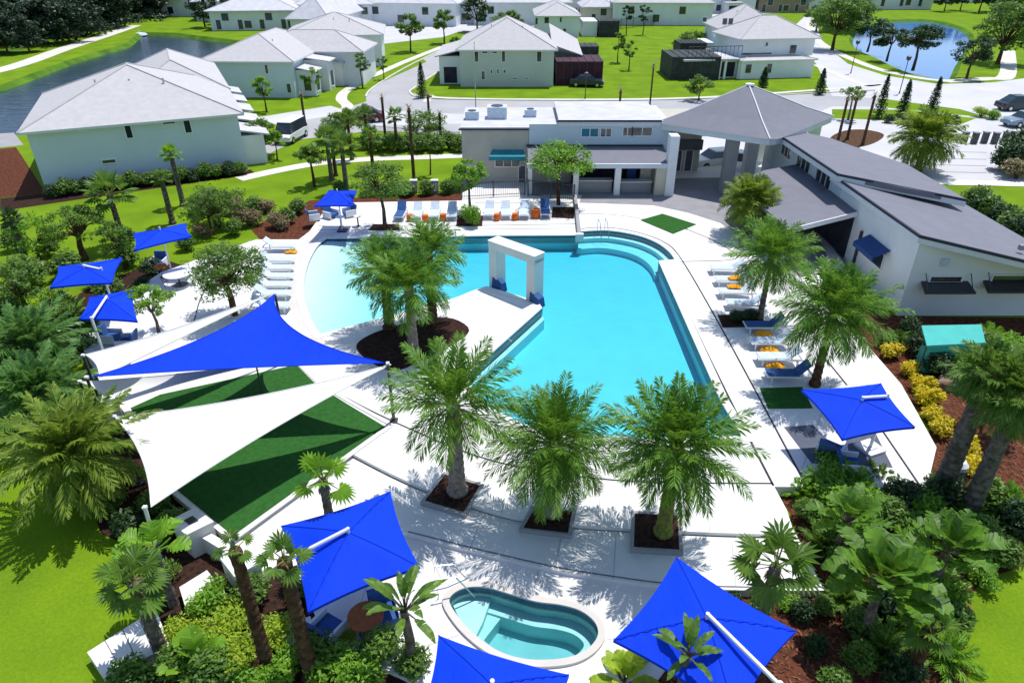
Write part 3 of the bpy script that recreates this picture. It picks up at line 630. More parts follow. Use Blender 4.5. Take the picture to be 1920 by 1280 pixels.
# distant rows
for (ax, ay, bx, by, dep, wh, rise, m_, r_, lab) in (
    (548, 69, 618, 70, 40, 3.4, 4.0, 'stucco_white', 'roof_white', 'white townhouse row with low pale roof left of the street end'),
    (398, 58, 560, 56, 34, 4.0, 3.6, 'stucco_white', 'roof_white', 'long white house row behind the canal bank'),
    (560, 50, 700, 48, 34, 4.6, 4.0, 'stucco_white', 'roof_white', 'white distant house row above the townhouse roofs'),
    (738, 46, 955, 44, 42, 5.0, 4.5, 'stucco_white', 'roof_white', 'wide white far apartment row with porch columns'),
    (960, 34, 1100, 33, 30, 4.4, 3.6, 'stucco_white', 'roof_white', 'pale far house behind the small two-storey house'),
    (1094, 44, 1146, 44, 12, 3.6, 2.4, 'stucco_cream', 'roof_white', 'cream coloured low house at the far end of the lawn'),
    (1150, 28, 1330, 22, 30, 4.8, 3.8, 'stucco_white', 'roof_white', 'long white far house row behind the dark fence'),
    (1420, 24, 1512, 24, 22, 3.8, 3.0, 'stucco_brown', 'roof_pale', 'brown walled far building beside the pond'),
    (1640, 18, 1745, 18, 24, 6.0, 3.0, 'stucco_white', 'roof_white', 'tall white far house across the pond')):
    A = G(ax, ay); B = G(bx, by); L = (B - A).length; k = int(L / 4.5)
    house('distant_house', lab, A, B, dep, wh, rise, m_, r_, wins=[((i + .7) * L / k, wh * (.3 if (i % 2) else .68), 1.5, 1.5) for i in range(k)] + [((i + .35) * L / k, wh * .3, 1.0, 1.9) for i in range(k)], over=0.8)
for (ax, ay, bx, by, dep, wh, rise, lab) in ((370, 40, 470, 38, 20, 4.4, 3.2, 'white far house at the head of the canal'), (600, 40, 690, 38, 20, 4.6, 3.4, 'white far house left of the distant street'), (700, 36, 790, 34, 18, 4.8, 3.4, 'white far house on the distant street, nearer one'), (806, 34, 900, 33, 18, 4.8, 3.4, 'white far house behind the dark tree at the street end'),
    (480, 26, 590, 25, 20, 4.8, 3.4, 'white far house behind the long canal row'), (610, 24, 700, 24, 20, 4.8, 3.4, 'white far house above the distant street'), (905, 22, 1000, 22, 20, 4.8, 3.4, 'white far house beyond the apartment row'), (1060, 22, 1150, 21, 20, 4.8, 3.4, 'white far house above the cream coloured one'), (1330, 26, 1410, 25, 18, 4.8, 3.4, 'white far house left of the brown building'), (1170, 42, 1290, 36, 16, 3.2, 3.0, 'low white house behind the distant dark fence')):
    A = G(ax, ay); B = G(bx, by); L = (B - A).length; k = max(2, int(L / 4))
    t, A, B, d, n = house('distant_house', lab, A, B, dep, wh, rise, 'stucco_white', 'roof_white', wins=[((i + .6) * L / k, wh * (.72 if i % 2 else .3), 1.5, 1.5) for i in range(k)], over=0.8)
    box_part(t, 'garage', 'stucco_white', A, d, n, L * .25, L * .6, -4, -.03, 0, 2.8); box_part(t, 'garage_roof', 'roof_white', A, d, n, L * .22, L * .63, -4.5, -.03, 2.82, 3.0)
    window(t, A - n * 4, B - n * 4, L * .42, 1.2, L * .25, 2.0, 'interior_dark', name='garage_door')
# second layer further out, whole rows to the horizon of the frame
k = 0
for y_, xs in ((200, (-100, -74)), (178, (-66, -36, -9, 24)), (212, (-98, -70, -44, -16, 14, 44, 72)), (245, (-72, -45, -18, 12, 40, 70, 100, 134)), (285, (-90, -58, -26, 8, 40, 76, 112, 150)), (330, (-70, -30, 10, 52, 95, 140))):
    for x_ in xs:
        k += 1
        house('distant_house', 'small pale house in the far suburb along the top of the view', Vector((x_, y_, 0)), Vector((x_ + 23, y_ + random.uniform(-4, 4), 0)), 14, 4.8, 3.4, 'stucco_white', 'roof_white' if k % 3 else 'roof_pale',
              wins=[(4, 3.2, 1.5, 1.6), (10, 1.5, 1.5, 1.6), (16, 3.2, 1.5, 1.6)], group='far houses along the top of the view')

# ================================================================== CLUBHOUSE
cl = thing('clubhouse', 'grey roofed white clubhouse with tall hipped portico behind the pool', 'clubhouse', (4, 53.5, 0))
def V(*a): return Vector(a)
def wallbox(name, m, x0, y0, x1, y1, z0, z1, parent=cl): return MB().prism([(x0, y0), (x1, y0), (x1, y1), (x0, y1)], z0, z1).build(name, m, parent)
# left wing
wallbox('wall', 'stucco_beige', -3.9, 53.5, 1.3, 60.5, 0, 4.55)
wallbox('wall', 'stucco_beige', 1.31, 53.52, 12.2, 60.5, 0, 4.56)
wallbox('wall', 'stucco_blue', 1.32, 53.42, 12.2, 53.51, 3.0, 5.0)
wallbox('parapet', 'fascia_dark', -4.1, 53.3, 1.28, 53.52, 4.56, 4.66)
wallbox('roof', 'roof_white', -4.0, 53.53, 3.8, 61, 4.57, 4.72)
wallbox('upper_wall', 'stucco_blue', 3.9, 54.2, 12.2, 60, 4.57, 5.05)
wallbox('upper_roof', 'roof_white', 3.6, 53.6, 11.6, 61, 5.06, 5.2)
wallbox('fascia', 'fascia', 3.5, 53.3, 11.4, 53.59, 4.86, 5.3)
wallbox('fascia', 'fascia_dark', 3.45, 53.22, 11.4, 53.29, 5.2, 5.34)
WA, WB = V(1.3, 53.42, 0), V(12.2, 53.42, 0)
for r_, g_ in zip(pxwins(WA, WB, [(1091, 241, 1121, 256), (1127, 241, 1145, 256), (1169, 239, 1184, 254), (1187, 239, 1221, 254)]), ('glass_teal', 'glass_dark', 'glass_dark', 'glass_dark')):
    window(cl, WA, WB, *r_, glass=g_, mull=1)
# porch with low roof
rf = MB().slabpoly([V(1.2, 53.35, 3.35), V(1.2, 50.25, 2.85), V(11.75, 50.25, 2.85), V(11.75, 53.35, 3.35)], 0.16).build('porch_roof', 'roof_purple', cl)
wallbox('porch_flashing', 'fascia_dark', 1.1, 53.28, 11.7, 53.40, 3.36, 3.46)
wallbox('porch_fascia', 'fascia', 1.1, 50.08, 11.85, 50.24, 2.55, 2.88)
for x0, x1 in ((1.2, 1.5), (4.6, 5.0), (7.7, 8.15), (10.75, 11.75)):
    wallbox('column', 'stucco_cream' if x0 > 10 else 'frame_white', x0, 50.26, x1, 50.66, 0.4, 2.66)
wallbox('porch_floor', 'floor_grey', 1.3, 50.3, 11.7, 53.4, 0.2, 0.47)
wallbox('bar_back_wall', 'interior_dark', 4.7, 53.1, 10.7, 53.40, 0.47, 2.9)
wallbox('bar_counter', 'concrete_grey', 5.1, 50.9, 7.6, 51.5, 0.47, 1.35); wallbox('bar_top', 'frame_white', 5.05, 50.8, 7.65, 51.6, 1.36, 1.42)
wallbox('bar_counter', 'concrete_grey', 8.3, 50.9, 10.6, 51.5, 0.47, 1.25); wallbox('bar_top', 'frame_white', 8.25, 50.8, 10.65, 51.6, 1.26, 1.32)
wallbox('serving_hatch', 'stucco_beige', 9.9, 51.9, 10.7, 52.3, 0.47, 2.5); wallbox('shutter', 'canvas_navy', 8.9, 52.2, 9.6, 52.3, 0.9, 2.6)
# teal awning over the left wing window
aw = MB().slabpoly([V(-1.55, 53.45, 3.05), V(-1.75, 52.6, 2.75), V(1.05, 52.6, 2.75), V(0.9, 53.45, 3.05)], 0.06)
aw.box((-0.35, 52.58, 2.6), (2.9, 0.05, 0.3)); aw.build('awning', 'canvas_teal', cl)
LA, LB = V(-3.9, 53.5, 0), V(1.3, 53.5, 0)
window(cl, LA, LB, 3.55, 2.15, 1.9, 0.8, mull=2)
window(cl, LA, LB, 4.7, 0.95, 0.5, 1.7, 'door_grey', name='service_door')
# portico: broad hip roof turned about 40 degrees on tall columns
pc = V(18.1, 54.6, 0); W_, S_, E_, N_ = V(10.9, 53.6, 5.05), V(18.4, 48.2, 5.05), V(25.8, 56.0, 5.05), V(18.4, 62.3, 5.05)
apx = V(18.2, 55.2, 7.55)
q = []
def rc(a, b, c_, r=0.16): return [b + (a - b) * r, b + (a - b) * r * .4 + (c_ - b) * r * .1, b + (a - b) * r * .1 + (c_ - b) * r * .4, b + (c_ - b) * r]
q = rc(N_, W_, S_, .06) + rc(W_, S_, E_, .12) + rc(S_, E_, N_, .06) + rc(E_, N_, W_, .06)
mid = []
rm = MB(); k = len(q)
rings = [[p for p in q]]
for f_, zz in ((0.66, .30), (0.33, .66)): rings.append([V(apx.x + (p.x - apx.x) * f_, apx.y + (p.y - apx.y) * f_, 5.05 + 2.5 * zz) for p in q])
vs = [v for rr in rings for v in rr] + [apx]; fs = []
for a in range(2): fs += [(a * k + i, a * k + (i + 1) % k, (a + 1) * k + (i + 1) % k, (a + 1) * k + i) for i in range(k)]
fs += [(2 * k + i, 2 * k + (i + 1) % k, 3 * k) for i in range(k)]
pr_ = rm.add(vs, fs).build('portico_roof', 'roof_purple', cl)
MB().tube([V(18.3, 55.3, 7.5), V(18.3, 55.3, 7.62)], 0.35, 12).build('roof_vent', 'frame_white', pr_)
hp = MB()
for cpt in (q[1], q[5], q[9], q[13]): hp.tube([cpt + V(0, 0, .03), V(apx.x + (cpt.x - apx.x) * .66, apx.y + (cpt.y - apx.y) * .66, 5.83), V(apx.x + (cpt.x - apx.x) * .33, apx.y + (cpt.y - apx.y) * .33, 6.73), apx], 0.06, 5)
hp.build('hip_caps', 'fascia', pr_)
fb = MB(); qi = [V(pc.x + (p.x - pc.x) * .985, pc.y + (p.y - pc.y) * .985, 0) for p in q]
fb.prism([(p.x, p.y) for p in qi], 4.62, 5.04); fb.build('portico_fascia', 'fascia', cl)
wallbox('column', 'frame_white', 11.5, 50.0, 12.15, 51.0, 0.4, 4.9)
wallbox('column', 'concrete_grey', 15.9, 50.6, 16.75, 51.4, 0.4, 4.7)
wallbox('column', 'frame_white', 18.6, 54.2, 19.5, 55.0, 0.4, 4.7)
wallbox('column', 'frame_white', 19.95, 53.25, 20.9, 54.2, 0.4, 4.85)
wallbox('column', 'frame_white', 21.0, 59.0, 21.9, 59.8, 0.0, 4.7)
wallbox('column', 'frame_white', 24.0, 55.6, 24.7, 56.3, 0.0, 4.7)
wallbox('courtyard_wall', 'stucco_beige', 12.25, 56.5, 15.5, 61, 0.3, 4.6)
wallbox('service_counter', 'door_grey', 12.25, 56.2, 15.6, 56.48, 2.3, 3.1)
for x in (12.6, 13.5, 14.4): window(cl, V(12.25, 56.5, 0), V(15.5, 56.5, 0), x - 12.0, 1.35, 0.55, 1.7, 'door_grey', name='door')
# right wing: long walls, two stepped shed roofs
def on_slope(px, py, z0, k, x0=19.9):
    v = (640 - py) / FPX; ax, ay, az = (px - 960) / FPX, CP + v * SP, -SP + v * CP
    t = (z0 + k * x0 - H) / (az + k * ax); return V(ax * t, ay * t, H + az * t)
K1, K2 = .13, .185
def sloped_wall(m, x0, y0, x1, y1, z0, k, zb=0.0):
    a, b = z0 - k * (x0 - 19.9), z0 - k * (x1 - 19.9)
    MB().hull8([V(x0, y0, zb), V(x1, y0, zb), V(x1, y1, zb), V(x0, y1, zb)], [V(x0, y0, a), V(x1, y0, b), V(x1, y1, b), V(x0, y1, a)]).build('wall', m, cl)
sloped_wall('stucco_white', 20.3, 31.8, 31.5, 34.6, 4.36, K2)
sloped_wall('stucco_white', 20.3, 34.61, 24.5, 41.0, 4.36, K2)
sloped_wall('stucco_blue', 20.3, 41.01, 22.6, 53.2, 4.60, K1)
r1 = MB().slabpoly([on_slope(a, b, 4.95, K1) for a, b in ((1452, 246), (1572, 326), (1700, 353), (1813, 374), (1700, 308), (1610, 278), (1560, 260), (1500, 246))], 0.30); r1.build('roof', 'roof_purple', cl)
r2 = MB().slabpoly([on_slope(a, b, 4.60, K2) for a, b in ((1560, 325), (1727, 441), (1920, 487), (2080, 525), (2130, 500), (1920, 446), (1812, 384), (1700, 345))], 0.2); r2.build('roof', 'roof_purple', cl)
def edge(pts, z0, k, dz, hh, m, nm, dx=0.0, dy=0.0):
    q = [on_slope(a, b, z0, k) + V(dx, dy, 0) for a, b in pts]; e = MB()
    for a, b in zip(q, q[1:]):
        n_ = V(-(b - a).y, (b - a).x, 0).normalized() * .05
        e.hull8([p + V(0, 0, dz) for p in (a - n_, b - n_, b + n_, a + n_)], [p + V(0, 0, dz + hh) for p in (a - n_, b - n_, b + n_, a + n_)])
    e.build(nm, m, cl)
edge([(1452, 246), (1572, 326), (1813, 374)], 4.95, K1, -.10, .14, 'fascia_dark', 'roof_edge', -.05, -.05)
edge([(1452, 246), (1572, 326), (1813, 374)], 4.95, K1, -.42, .31, 'fascia', 'fascia', -.03, -.03)
edge([(1560, 325), (1727, 441), (2080, 525)], 4.60, K2, -.12, .15, 'fascia_dark', 'roof_edge', -.05, -.05)
edge([(1560, 325), (1727, 441), (2080, 525)], 4.60, K2, -.40, .27, 'fascia', 'fascia', -.03, -.03)
PA, PB = V(20.3, 53.2, 0), V(20.3, 31.8, 0)
for r_ in ((2.6, 3.8, 2.0, 1.0), (6.0, 3.8, 2.3, 1.0), (9.5, 3.75, 2.3, 1.0)):
    window(cl, PA, PB, *r_, mull=2)
# lower hipped veranda roof on the pool side
vr = MB().add([V(15.8, 36.9, 2.85), V(20.28, 38.4, 3.35), V(20.28, 48.4, 3.35), V(17.6, 47.2, 3.25), V(15.2, 45.6, 2.85)], [(0, 1, 2, 3, 4)])
vr.slabpoly([V(15.8, 36.9, 2.84), V(20.28, 38.4, 3.34), V(20.28, 48.4, 3.34), V(17.6, 47.2, 3.24), V(15.2, 45.6, 2.84)], 0.18)
vr.build('veranda_roof', 'roof_purple', cl)
ve = MB(); a, b = V(15.75, 36.82, 2.6), V(20.28, 38.32, 3.1); ve.hull8([a, b, b + V(0, .08, 0), a + V(0, .08, 0)], [p + V(0, 0, .28) for p in (a, b, b + V(0, .08, 0), a + V(0, .08, 0))])
ve.build('fascia', 'frame_white', cl)
for p in ((16.1, 37.4), (15.7, 41.5), (15.6, 45.2)): wallbox('column', 'frame_white', p[0], p[1], p[0] + .35, p[1] + .35, .4, 2.75)
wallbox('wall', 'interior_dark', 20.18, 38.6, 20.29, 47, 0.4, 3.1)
# front wall features
GA, GB = V(20.3, 31.8, 0), V(34.0, 31.8, 0)
for r_ in pxwins(GA, GB, [(1745, 518, 1800, 527), (1862, 516, 1925, 526)]):
    wn = window(cl, GA, GB, *r_)
    u = r_[0]; z = r_[1]; wd = r_[2]
    b_ = MB(); b_.slabpoly([V(20.3 + u - wd / 2 - .5, 31.05, z - .42), V(20.3 + u + wd / 2 + .5, 31.05, z - .42), V(20.3 + u + wd / 2 + .4, 31.78, z - .12), V(20.3 + u - wd / 2 - .4, 31.78, z - .12)], 0.10)
    b_.build('window_shelf', 'metal_dark', cl)
    s_ = MB()
    for sg in (-1, 1): s_.tube([V(20.3 + u + sg * (wd / 2 + .35), 31.1, z - .4), V(20.3 + u + sg * (wd / 2 + .35), 31.7, z + .35)], 0.025, 6)
    s_.build('stay', 'metal_dark', cl)
MB().box((20.3 + 1.55, 31.76, 3.05), (0.42, 0.06, 0.42)).build('wall_vent', 'sling', cl)
MB().box((20.3 + 5.1, 31.7, 3.9), (0.3, 0.2, 0.25)).build('wall_lamp', 'concrete_grey', cl)
# navy awning on the pool side wall
aw = MB().slabpoly([V(20.26, 34.0, 2.75), V(20.26, 36.4, 2.75), V(19.45, 36.4, 2.35), V(19.45, 34.0, 2.35)], 0.05)
aw.box((19.45, 35.2, 2.22), (0.05, 2.4, 0.26)); aw.build('awning', 'canvas_navy', cl)
window(cl, PA, PB, 18.0, 1.9, 1.6, 0.8)
wallbox('drainpipe', 'metal_dark', 20.16, 37.2, 20.28, 37.35, 0.4, 2.6)

# ================================================================== VEGETATION
def frond(mb, rnd, az, el, L, droop, nl=26, ll=0.5, wd=0.035, base=V(0, 0, 0), fold=0.5):
    """one feather leaf: curved midrib with paired narrow leaflets"""
    seg = 9; p = base.copy(); pts = [p.copy()]; dirs = []
    for i in range(seg):
        e = el - droop * ((i + 1) / seg) ** 1.4
        dd = V(math.cos(az) * math.cos(e), math.sin(az) * math.cos(e), math.sin(e)); dirs.append(dd)
        p = p + dd * L / seg; pts.append(p.copy())
    side = V(-math.sin(az), math.cos(az), 0)
    k = len(mb.v); rv = []
    for i, q in enumerate(pts):
        w0 = 0.035 * (1 - i / seg) + 0.006; rv += [q + side * w0, q - side * w0]
    mb.add(rv, [(2 * i, 2 * i + 1, 2 * i + 3, 2 * i + 2) for i in range(seg)])
    for j_ in range(nl):
        s_ = 0.16 + 0.84 * (j_ + rnd.random() * .5) / nl; x = min(s_ * seg, seg - 1e-3); i = int(x)
        q = pts[i].lerp(pts[i + 1], x - i); dd = dirs[i]; up = side.cross(dd)
        ln = ll * (0.40 + 0.9 * math.sin(math.pi * min(1, s_ * .92 + .08)) ** .8) * rnd.uniform(.8, 1.1)
        for sg in (-1, 1):
            dr = (dd * rnd.uniform(.75, 1.05) + side * sg * rnd.uniform(.55, .8) - up * rnd.uniform(-.35, fold) + V(0, 0, -.12)).normalized()
            m1 = q + dr * ln * .5 + V(0, 0, 0); tip = q + dr * ln + V(0, 0, -ln * .18)
            ww = dd * wd * .5
            mb.add([q - ww, m1 - ww * 1.3, tip, m1 + ww * 1.3], [(0, 1, 2, 3)])
def palm_crown(seed, Rr, n=70, nl=26, low=-0.5, ll=.5, wd=.05, droop=1.1):
    rnd = random.Random(seed); mb = MB()
    for i in range(n):
        f_ = i / n; az = i * 2.39996 + rnd.uniform(-.2, .2); el = R(82) * (1 - f_) + low * f_ + rnd.uniform(-.12, .12)
        frond(mb, rnd, az, el, Rr * rnd.uniform(.82, 1.1) * (0.8 + .25 * math.sin(math.pi * f_)), droop * rnd.uniform(.7, 1.15) * (.22 + .9 * f_), nl, ll, wd, V(math.cos(az) * .12, math.sin(az) * .12, 0.1 - .25 * f_))
    return mb
def palm_trunk(seed, h, r0=.26, r1=.17, lean=(0, 0)):
    rnd = random.Random(seed); k = max(2, int(h / .14)); pts = []; rad = []
    for i in range(k + 1):
        f_ = i / k; pts.append(V(lean[0] * f_ ** 1.5, lean[1] * f_ ** 1.5, h * f_)); rad.append((r0 * (1 - f_) + r1 * f_) * (1.07 if i % 2 else .95) * (1.25 if i < 2 else 1) * (1.15 if i > k - 3 else 1))
    return MB().tube(pts, rad, 12)
def make_palm(seed, h, Rr, leaf='leaf_palm', bark='bark_pale', n=70, nl=26, low=-.5, ll=.5, droop=1.1, skirt=True, r0=.26, wd=.055):
    t = thing('palm_tree', None, 'palm tree')
    palm_trunk(seed, h, r0, r0 * .66).build('trunk', bark, t)
    mb = palm_crown(seed, Rr, n, nl, low, ll, wd, droop); mb.v = [(x, y, z + h) for x, y, z in mb.v]
    mb.build('crown', leaf, t)
    if skirt:
        rnd = random.Random(seed + 5); s_ = MB()
        for i in range(12):
            az = i * 2.4; frond(s_, rnd, az, R(-25), Rr * .55, R(45), 12, .3, .04, V(0, 0, h - .15))
        s_.build('dead_fronds', 'leaf_dry', t)
    return t
def leaf_quads(mb, rnd, c, r, n, sz, flat=.9):
    for _ in range(n):
        a = V(rnd.gauss(0, 1), rnd.gauss(0, 1), rnd.gauss(0, 1) * flat); a = a.normalized() * (rnd.random() ** .45) if a.length > 0 else a
        p = V(c[0] + a.x * r[0], c[1] + a.y * r[1], c[2] + a.z * r[2])
        u = V(rnd.uniform(-1, 1), rnd.uniform(-1, 1), rnd.uniform(-.6, .6)).normalized()
        nn = (a + V(0, 0, .7) + V(rnd.uniform(-.7, .7), rnd.uniform(-.7, .7), rnd.uniform(-.5, .5)))
        v = nn.cross(u); v = v.normalized() if v.length > 1e-3 else V(0, 0, 1)
        s_ = sz * rnd.uniform(.6, 1.4)
        mb.add([p - u * s_, p + v * s_ * .42, p + u * s_, p - v * s_ * .42], [(0, 1, 2, 3)])
def make_tree(seed, h, cr, ch, leaf='leaf_mid', bark='bark_grey', clumps=34, per=90, sz=.11, r0=.12, name='tree', trunks=1):
    """broadleaf tree: tapered trunk, limbs reaching to leaf clumps spread through the crown"""
    rnd = random.Random(seed); t = thing(name, None, 'tree'); tr = MB(); cr_ = MB()
    zc = h - ch / 2; base = h - ch
    top = V(rnd.uniform(-.15, .15), rnd.uniform(-.15, .15), base + ch * .25)
    for q in range(trunks):
        off = V(rnd.uniform(-.2, .2), rnd.uniform(-.2, .2), 0) * (trunks > 1)
        tr.tube([off, off * 1.5 + V(rnd.uniform(-.08, .08), rnd.uniform(-.08, .08), top.z * .5), top + off * 2], [r0 * 1.2, r0 * .85, r0 * .6], 8)
    for i in range(clumps):
        a = rnd.uniform(0, 2 * math.pi); e = rnd.uniform(-.75, 1.0); rr = math.sqrt(max(0, 1 - e * e * .85)) * rnd.uniform(.35, 1.0)
        c_ = V(math.cos(a) * rr * cr, math.sin(a) * rr * cr, zc + e * ch * .46); s_ = cr * rnd.uniform(.20, .36)
        leaf_quads(cr_, rnd, c_, (s_, s_, s_ * .62), per, sz)
        if i % 2 == 0: tr.tube([top + V(0, 0, -ch * .12), (top + c_) / 2 + V(0, 0, .1), c_], [r0 * .42, r0 * .25, .015], 5)
    tr.build('trunk', bark, t); cr_.build('crown', leaf, t); return t
def make_shrub(seed, w_=.6, h=.8, leaf='leaf_mid', n=900, sz=.07, name='shrub', lumps=7):
    rnd = random.Random(seed); t = thing(name, None, 'shrub'); f_ = MB(); s_ = MB()
    for i in range(lumps):
        a = rnd.uniform(0, 6.28); rr = rnd.uniform(0, .6) * w_; c_ = V(math.cos(a) * rr, math.sin(a) * rr, h * rnd.uniform(.35, .72))
        leaf_quads(f_, rnd, c_, (w_ * .45, w_ * .45, h * .34), n // lumps, sz); s_.tube([V(0, 0, 0), c_], [.03, .012], 5)
    f_.build('foliage', leaf, t); s_.build('stems', 'bark_brown', t); return t
def broadleaf(mb, rnd, base, az, el, L, W2, droop=.6, seg=6, split=0):
    """one wide blade (banana, bird of paradise): folded along the midrib, side segments slightly torn apart"""
    side = V(-math.sin(az), math.cos(az), 0); p = base.copy(); seg = seg * 2 if W2 > .15 else seg; rows = []
    for i in range(seg + 1):
        f_ = i / seg; e = el - droop * f_ ** 1.3; dd = V(math.cos(az) * math.cos(e), math.sin(az) * math.cos(e), math.sin(e))
        rows.append((p.copy(), dd, W2 * math.sin(math.pi * min(1, .10 + .90 * f_)) ** .7 + .004)); p = p + dd * L / seg
    for i in range(seg):
        (p0, d0, w0), (p1, d1, w1) = rows[i], rows[i + 1]
        for sg in (-1, 1):
            t_ = rnd.uniform(-.04, .10) * W2 / .3; q0 = p0 + side * sg * w0 * rnd.uniform(.92, 1.04) + d0 * w0 * .35 + V(0, 0, w0 * .28 - t_); q1 = p1 + side * sg * w1 * rnd.uniform(.92, 1.04) + d1 * w1 * .35 + V(0, 0, w1 * .28 - t_)
            mb.quad(p0, q0, q1, p1) if sg < 0 else mb.quad(p0, p1, q1, q0)
def make_bigleaf(seed, h, L, W2, n=14, leaf='leaf_bright', stalk=.5, name='bird_of_paradise', trunk=True, bark='bark_grey'):
    rnd = random.Random(seed); t = thing(name, None, 'plant'); f_ = MB(); s_ = MB()
    if trunk: s_.tube([V(0, 0, 0), V(.05, 0, h * .5), V(0, .05, h)], [.16, .13, .10], 8)
    for i in range(n):
        az = i * 2.4 + rnd.uniform(-.3, .3); el = R(80) - R(70) * i / n + rnd.uniform(-.1, .1)
        b = V(0, 0, h * (1 if trunk else .05)); e = b + V(math.cos(az) * math.cos(el), math.sin(az) * math.cos(el), math.sin(el)) * stalk * rnd.uniform(.7, 1.2)
        s_.tube([b, e], [.03, .018], 5); broadleaf(f_, rnd, e, az, el, L * rnd.uniform(.75, 1.15), W2 * rnd.uniform(.8, 1.15), rnd.uniform(.5, 1.3))
    s_.build('stems', bark, t); f_.build('leaves', leaf, t); return t
def make_fan_palm(seed, h, Rr, leaf='leaf_mid', n=22, bark='bark_grey', r0=.17, blades=15, lean=(0, 0)):
    rnd = random.Random(seed); t = thing('fan_palm', None, 'palm tree'); f_ = MB(); s_ = MB()
    palm_trunk(seed, h, r0, r0 * .75, lean).build('trunk', bark, t)
    tp = V(lean[0], lean[1], h)
    for i in range(n):
        az = i * 2.4 + rnd.uniform(-.3, .3); el = R(78) - R(115) * (i / n) + rnd.uniform(-.15, .15)
        dd = V(math.cos(az) * math.cos(el), math.sin(az) * math.cos(el), math.sin(el)); c_ = tp + dd * Rr * rnd.uniform(.45, .6)
        s_.tube([tp, c_], [.022, .014], 4); side = V(-math.sin(az), math.cos(az), 0); L = Rr * rnd.uniform(.45, .6)
        for k in range(blades):
            th = R(-115) + R(230) * k / (blades - 1); dr = (dd * math.cos(th) + side * math.sin(th) + V(0, 0, -.18)).normalized()
            pp = dr.cross(side.cross(dd)).normalized() * L * .085
            ll = L * (1 - .25 * abs(th) / 2)
            f_.add([c_, c_ + dr * ll * .6 + pp, c_ + dr * ll + V(0, 0, -.1 * L), c_ + dr * ll * .6 - pp], [(0, 1, 2, 3)])
    s_.build('stalks', 'bark_green', t); f_.build('crown', leaf, t)
    d_ = MB()
    for i in range(14):
        az = i * 2.4; broadleaf(d_, rnd, tp + V(0, 0, -.1), az, R(-50), Rr * .4, .05, .6, 3)
    d_.build('dead_fronds', 'leaf_dry', t); return t
def make_cycad(seed, L, n=46, leaf='leaf_cycad', h=.5, nl=22, ll=.32, wd=.10):
    rnd = random.Random(seed); t = thing('palm_tree', None, 'palm tree'); mb = MB()
    palm_trunk(seed, h, .38, .30).build('trunk', 'bark_brown', t)
    for i in range(n):
        f_ = i / n; az = i * 2.39996; el = R(85) * (1 - f_) + R(-35) * f_ + rnd.uniform(-.1, .1)
        frond(mb, rnd, az, el, L * rnd.uniform(.8, 1.1) * (.55 + .5 * math.sin(math.pi * (f_ * .8 + .1))), R(50) * (.4 + .7 * f_), nl, ll, wd, V(0, 0, h), .2)
    mb.build('crown', leaf, t); return t

def put(o, px, py, z=0.0, rz=0, label=None, scale=1.0, group=None, name=None):
    p = G(px, py, z); o.location = p; o.rotation_euler = (0, 0, rz); o.scale = (scale,) * 3 if not hasattr(scale, '__len__') else scale
    if label: o['label'] = label
    if group: o['group'] = group
    return o

# --- feather palms
GP = 'feather palms round the pool'
put(make_palm(1, 3.75, 2.35, n=44, nl=40, low=R(-16), ll=.46, droop=.85, wd=.055, r0=.30), 858, 922, ZA, .3, 'feather palm in the leftmost square planter, long loose fronds', group=GP)
put(make_palm(2, 2.95, 2.2, n=98, nl=40, low=R(-62), ll=.42, droop=1.0, r0=.28, leaf='leaf_palm', wd=.042), 1035, 962, ZA, 1.3, 'dense bushy feather palm in the middle square planter', group=GP)
put(make_palm(3, 3.6, 2.2, n=74, nl=40, low=R(-40), ll=.42, droop=.95, bark='bark_green', r0=.25), 1243, 1000, ZA, 2.1, 'feather palm with green mossy trunk in the rightmost square planter', group=GP)
put(make_palm(4, 3.3, 2.1, n=48, nl=36, low=R(-15), ll=.55, droop=1.0), 776, 662, ZA, .5, 'front feather palm of the island cluster', group=GP)
put(make_palm(5, 3.1, 1.9, n=46, nl=30, low=R(-12), ll=.5, droop=1.0, bark='bark_brown'), 730, 616, ZA, 2.5, 'left feather palm of the island cluster', group=GP)
put(make_palm(6, 3.6, 2.0, n=50, nl=30, low=R(-12), ll=.5, droop=1.0, bark='bark_brown'), 812, 606, ZA, 4.0, 'back right feather palm of the island cluster', group=GP)
put(make_palm(7, 3.5, 2.4, 'leaf_palm', 'bark_brown', n=84, nl=38, low=R(-25), droop=1.1, r0=.2), 1527, 722, ZA, 1.0, 'broad feather palm between the right loungers and the blue shade', group=GP)
put(make_palm(8, 3.3, 2.15, 'leaf_palm', 'bark_grey', n=72, nl=30, low=R(-22), droop=1.1, r0=.16), 1424, 597, ZA, 3.0, 'feather palm with slim dark trunk beside the upper right loungers', group=GP)
put(make_palm(9, 2.3, 1.9, 'leaf_palm_yellow', 'bark_grey', n=120, nl=30, low=R(-35), droop=1.3, r0=.16), 1398, 440, ZA, 3.0, 'bushy feather palm against the veranda roof', group=GP)
put(make_palm(10, 2.7, 2.9, 'leaf_palm_yellow', 'bark_grey', n=90, nl=34, low=R(-30), ll=.7, wd=.09, droop=1.2, r0=.3), 1719, 322, 0, 3.0, 'lone bright green palm in the parking lot', group=GP)

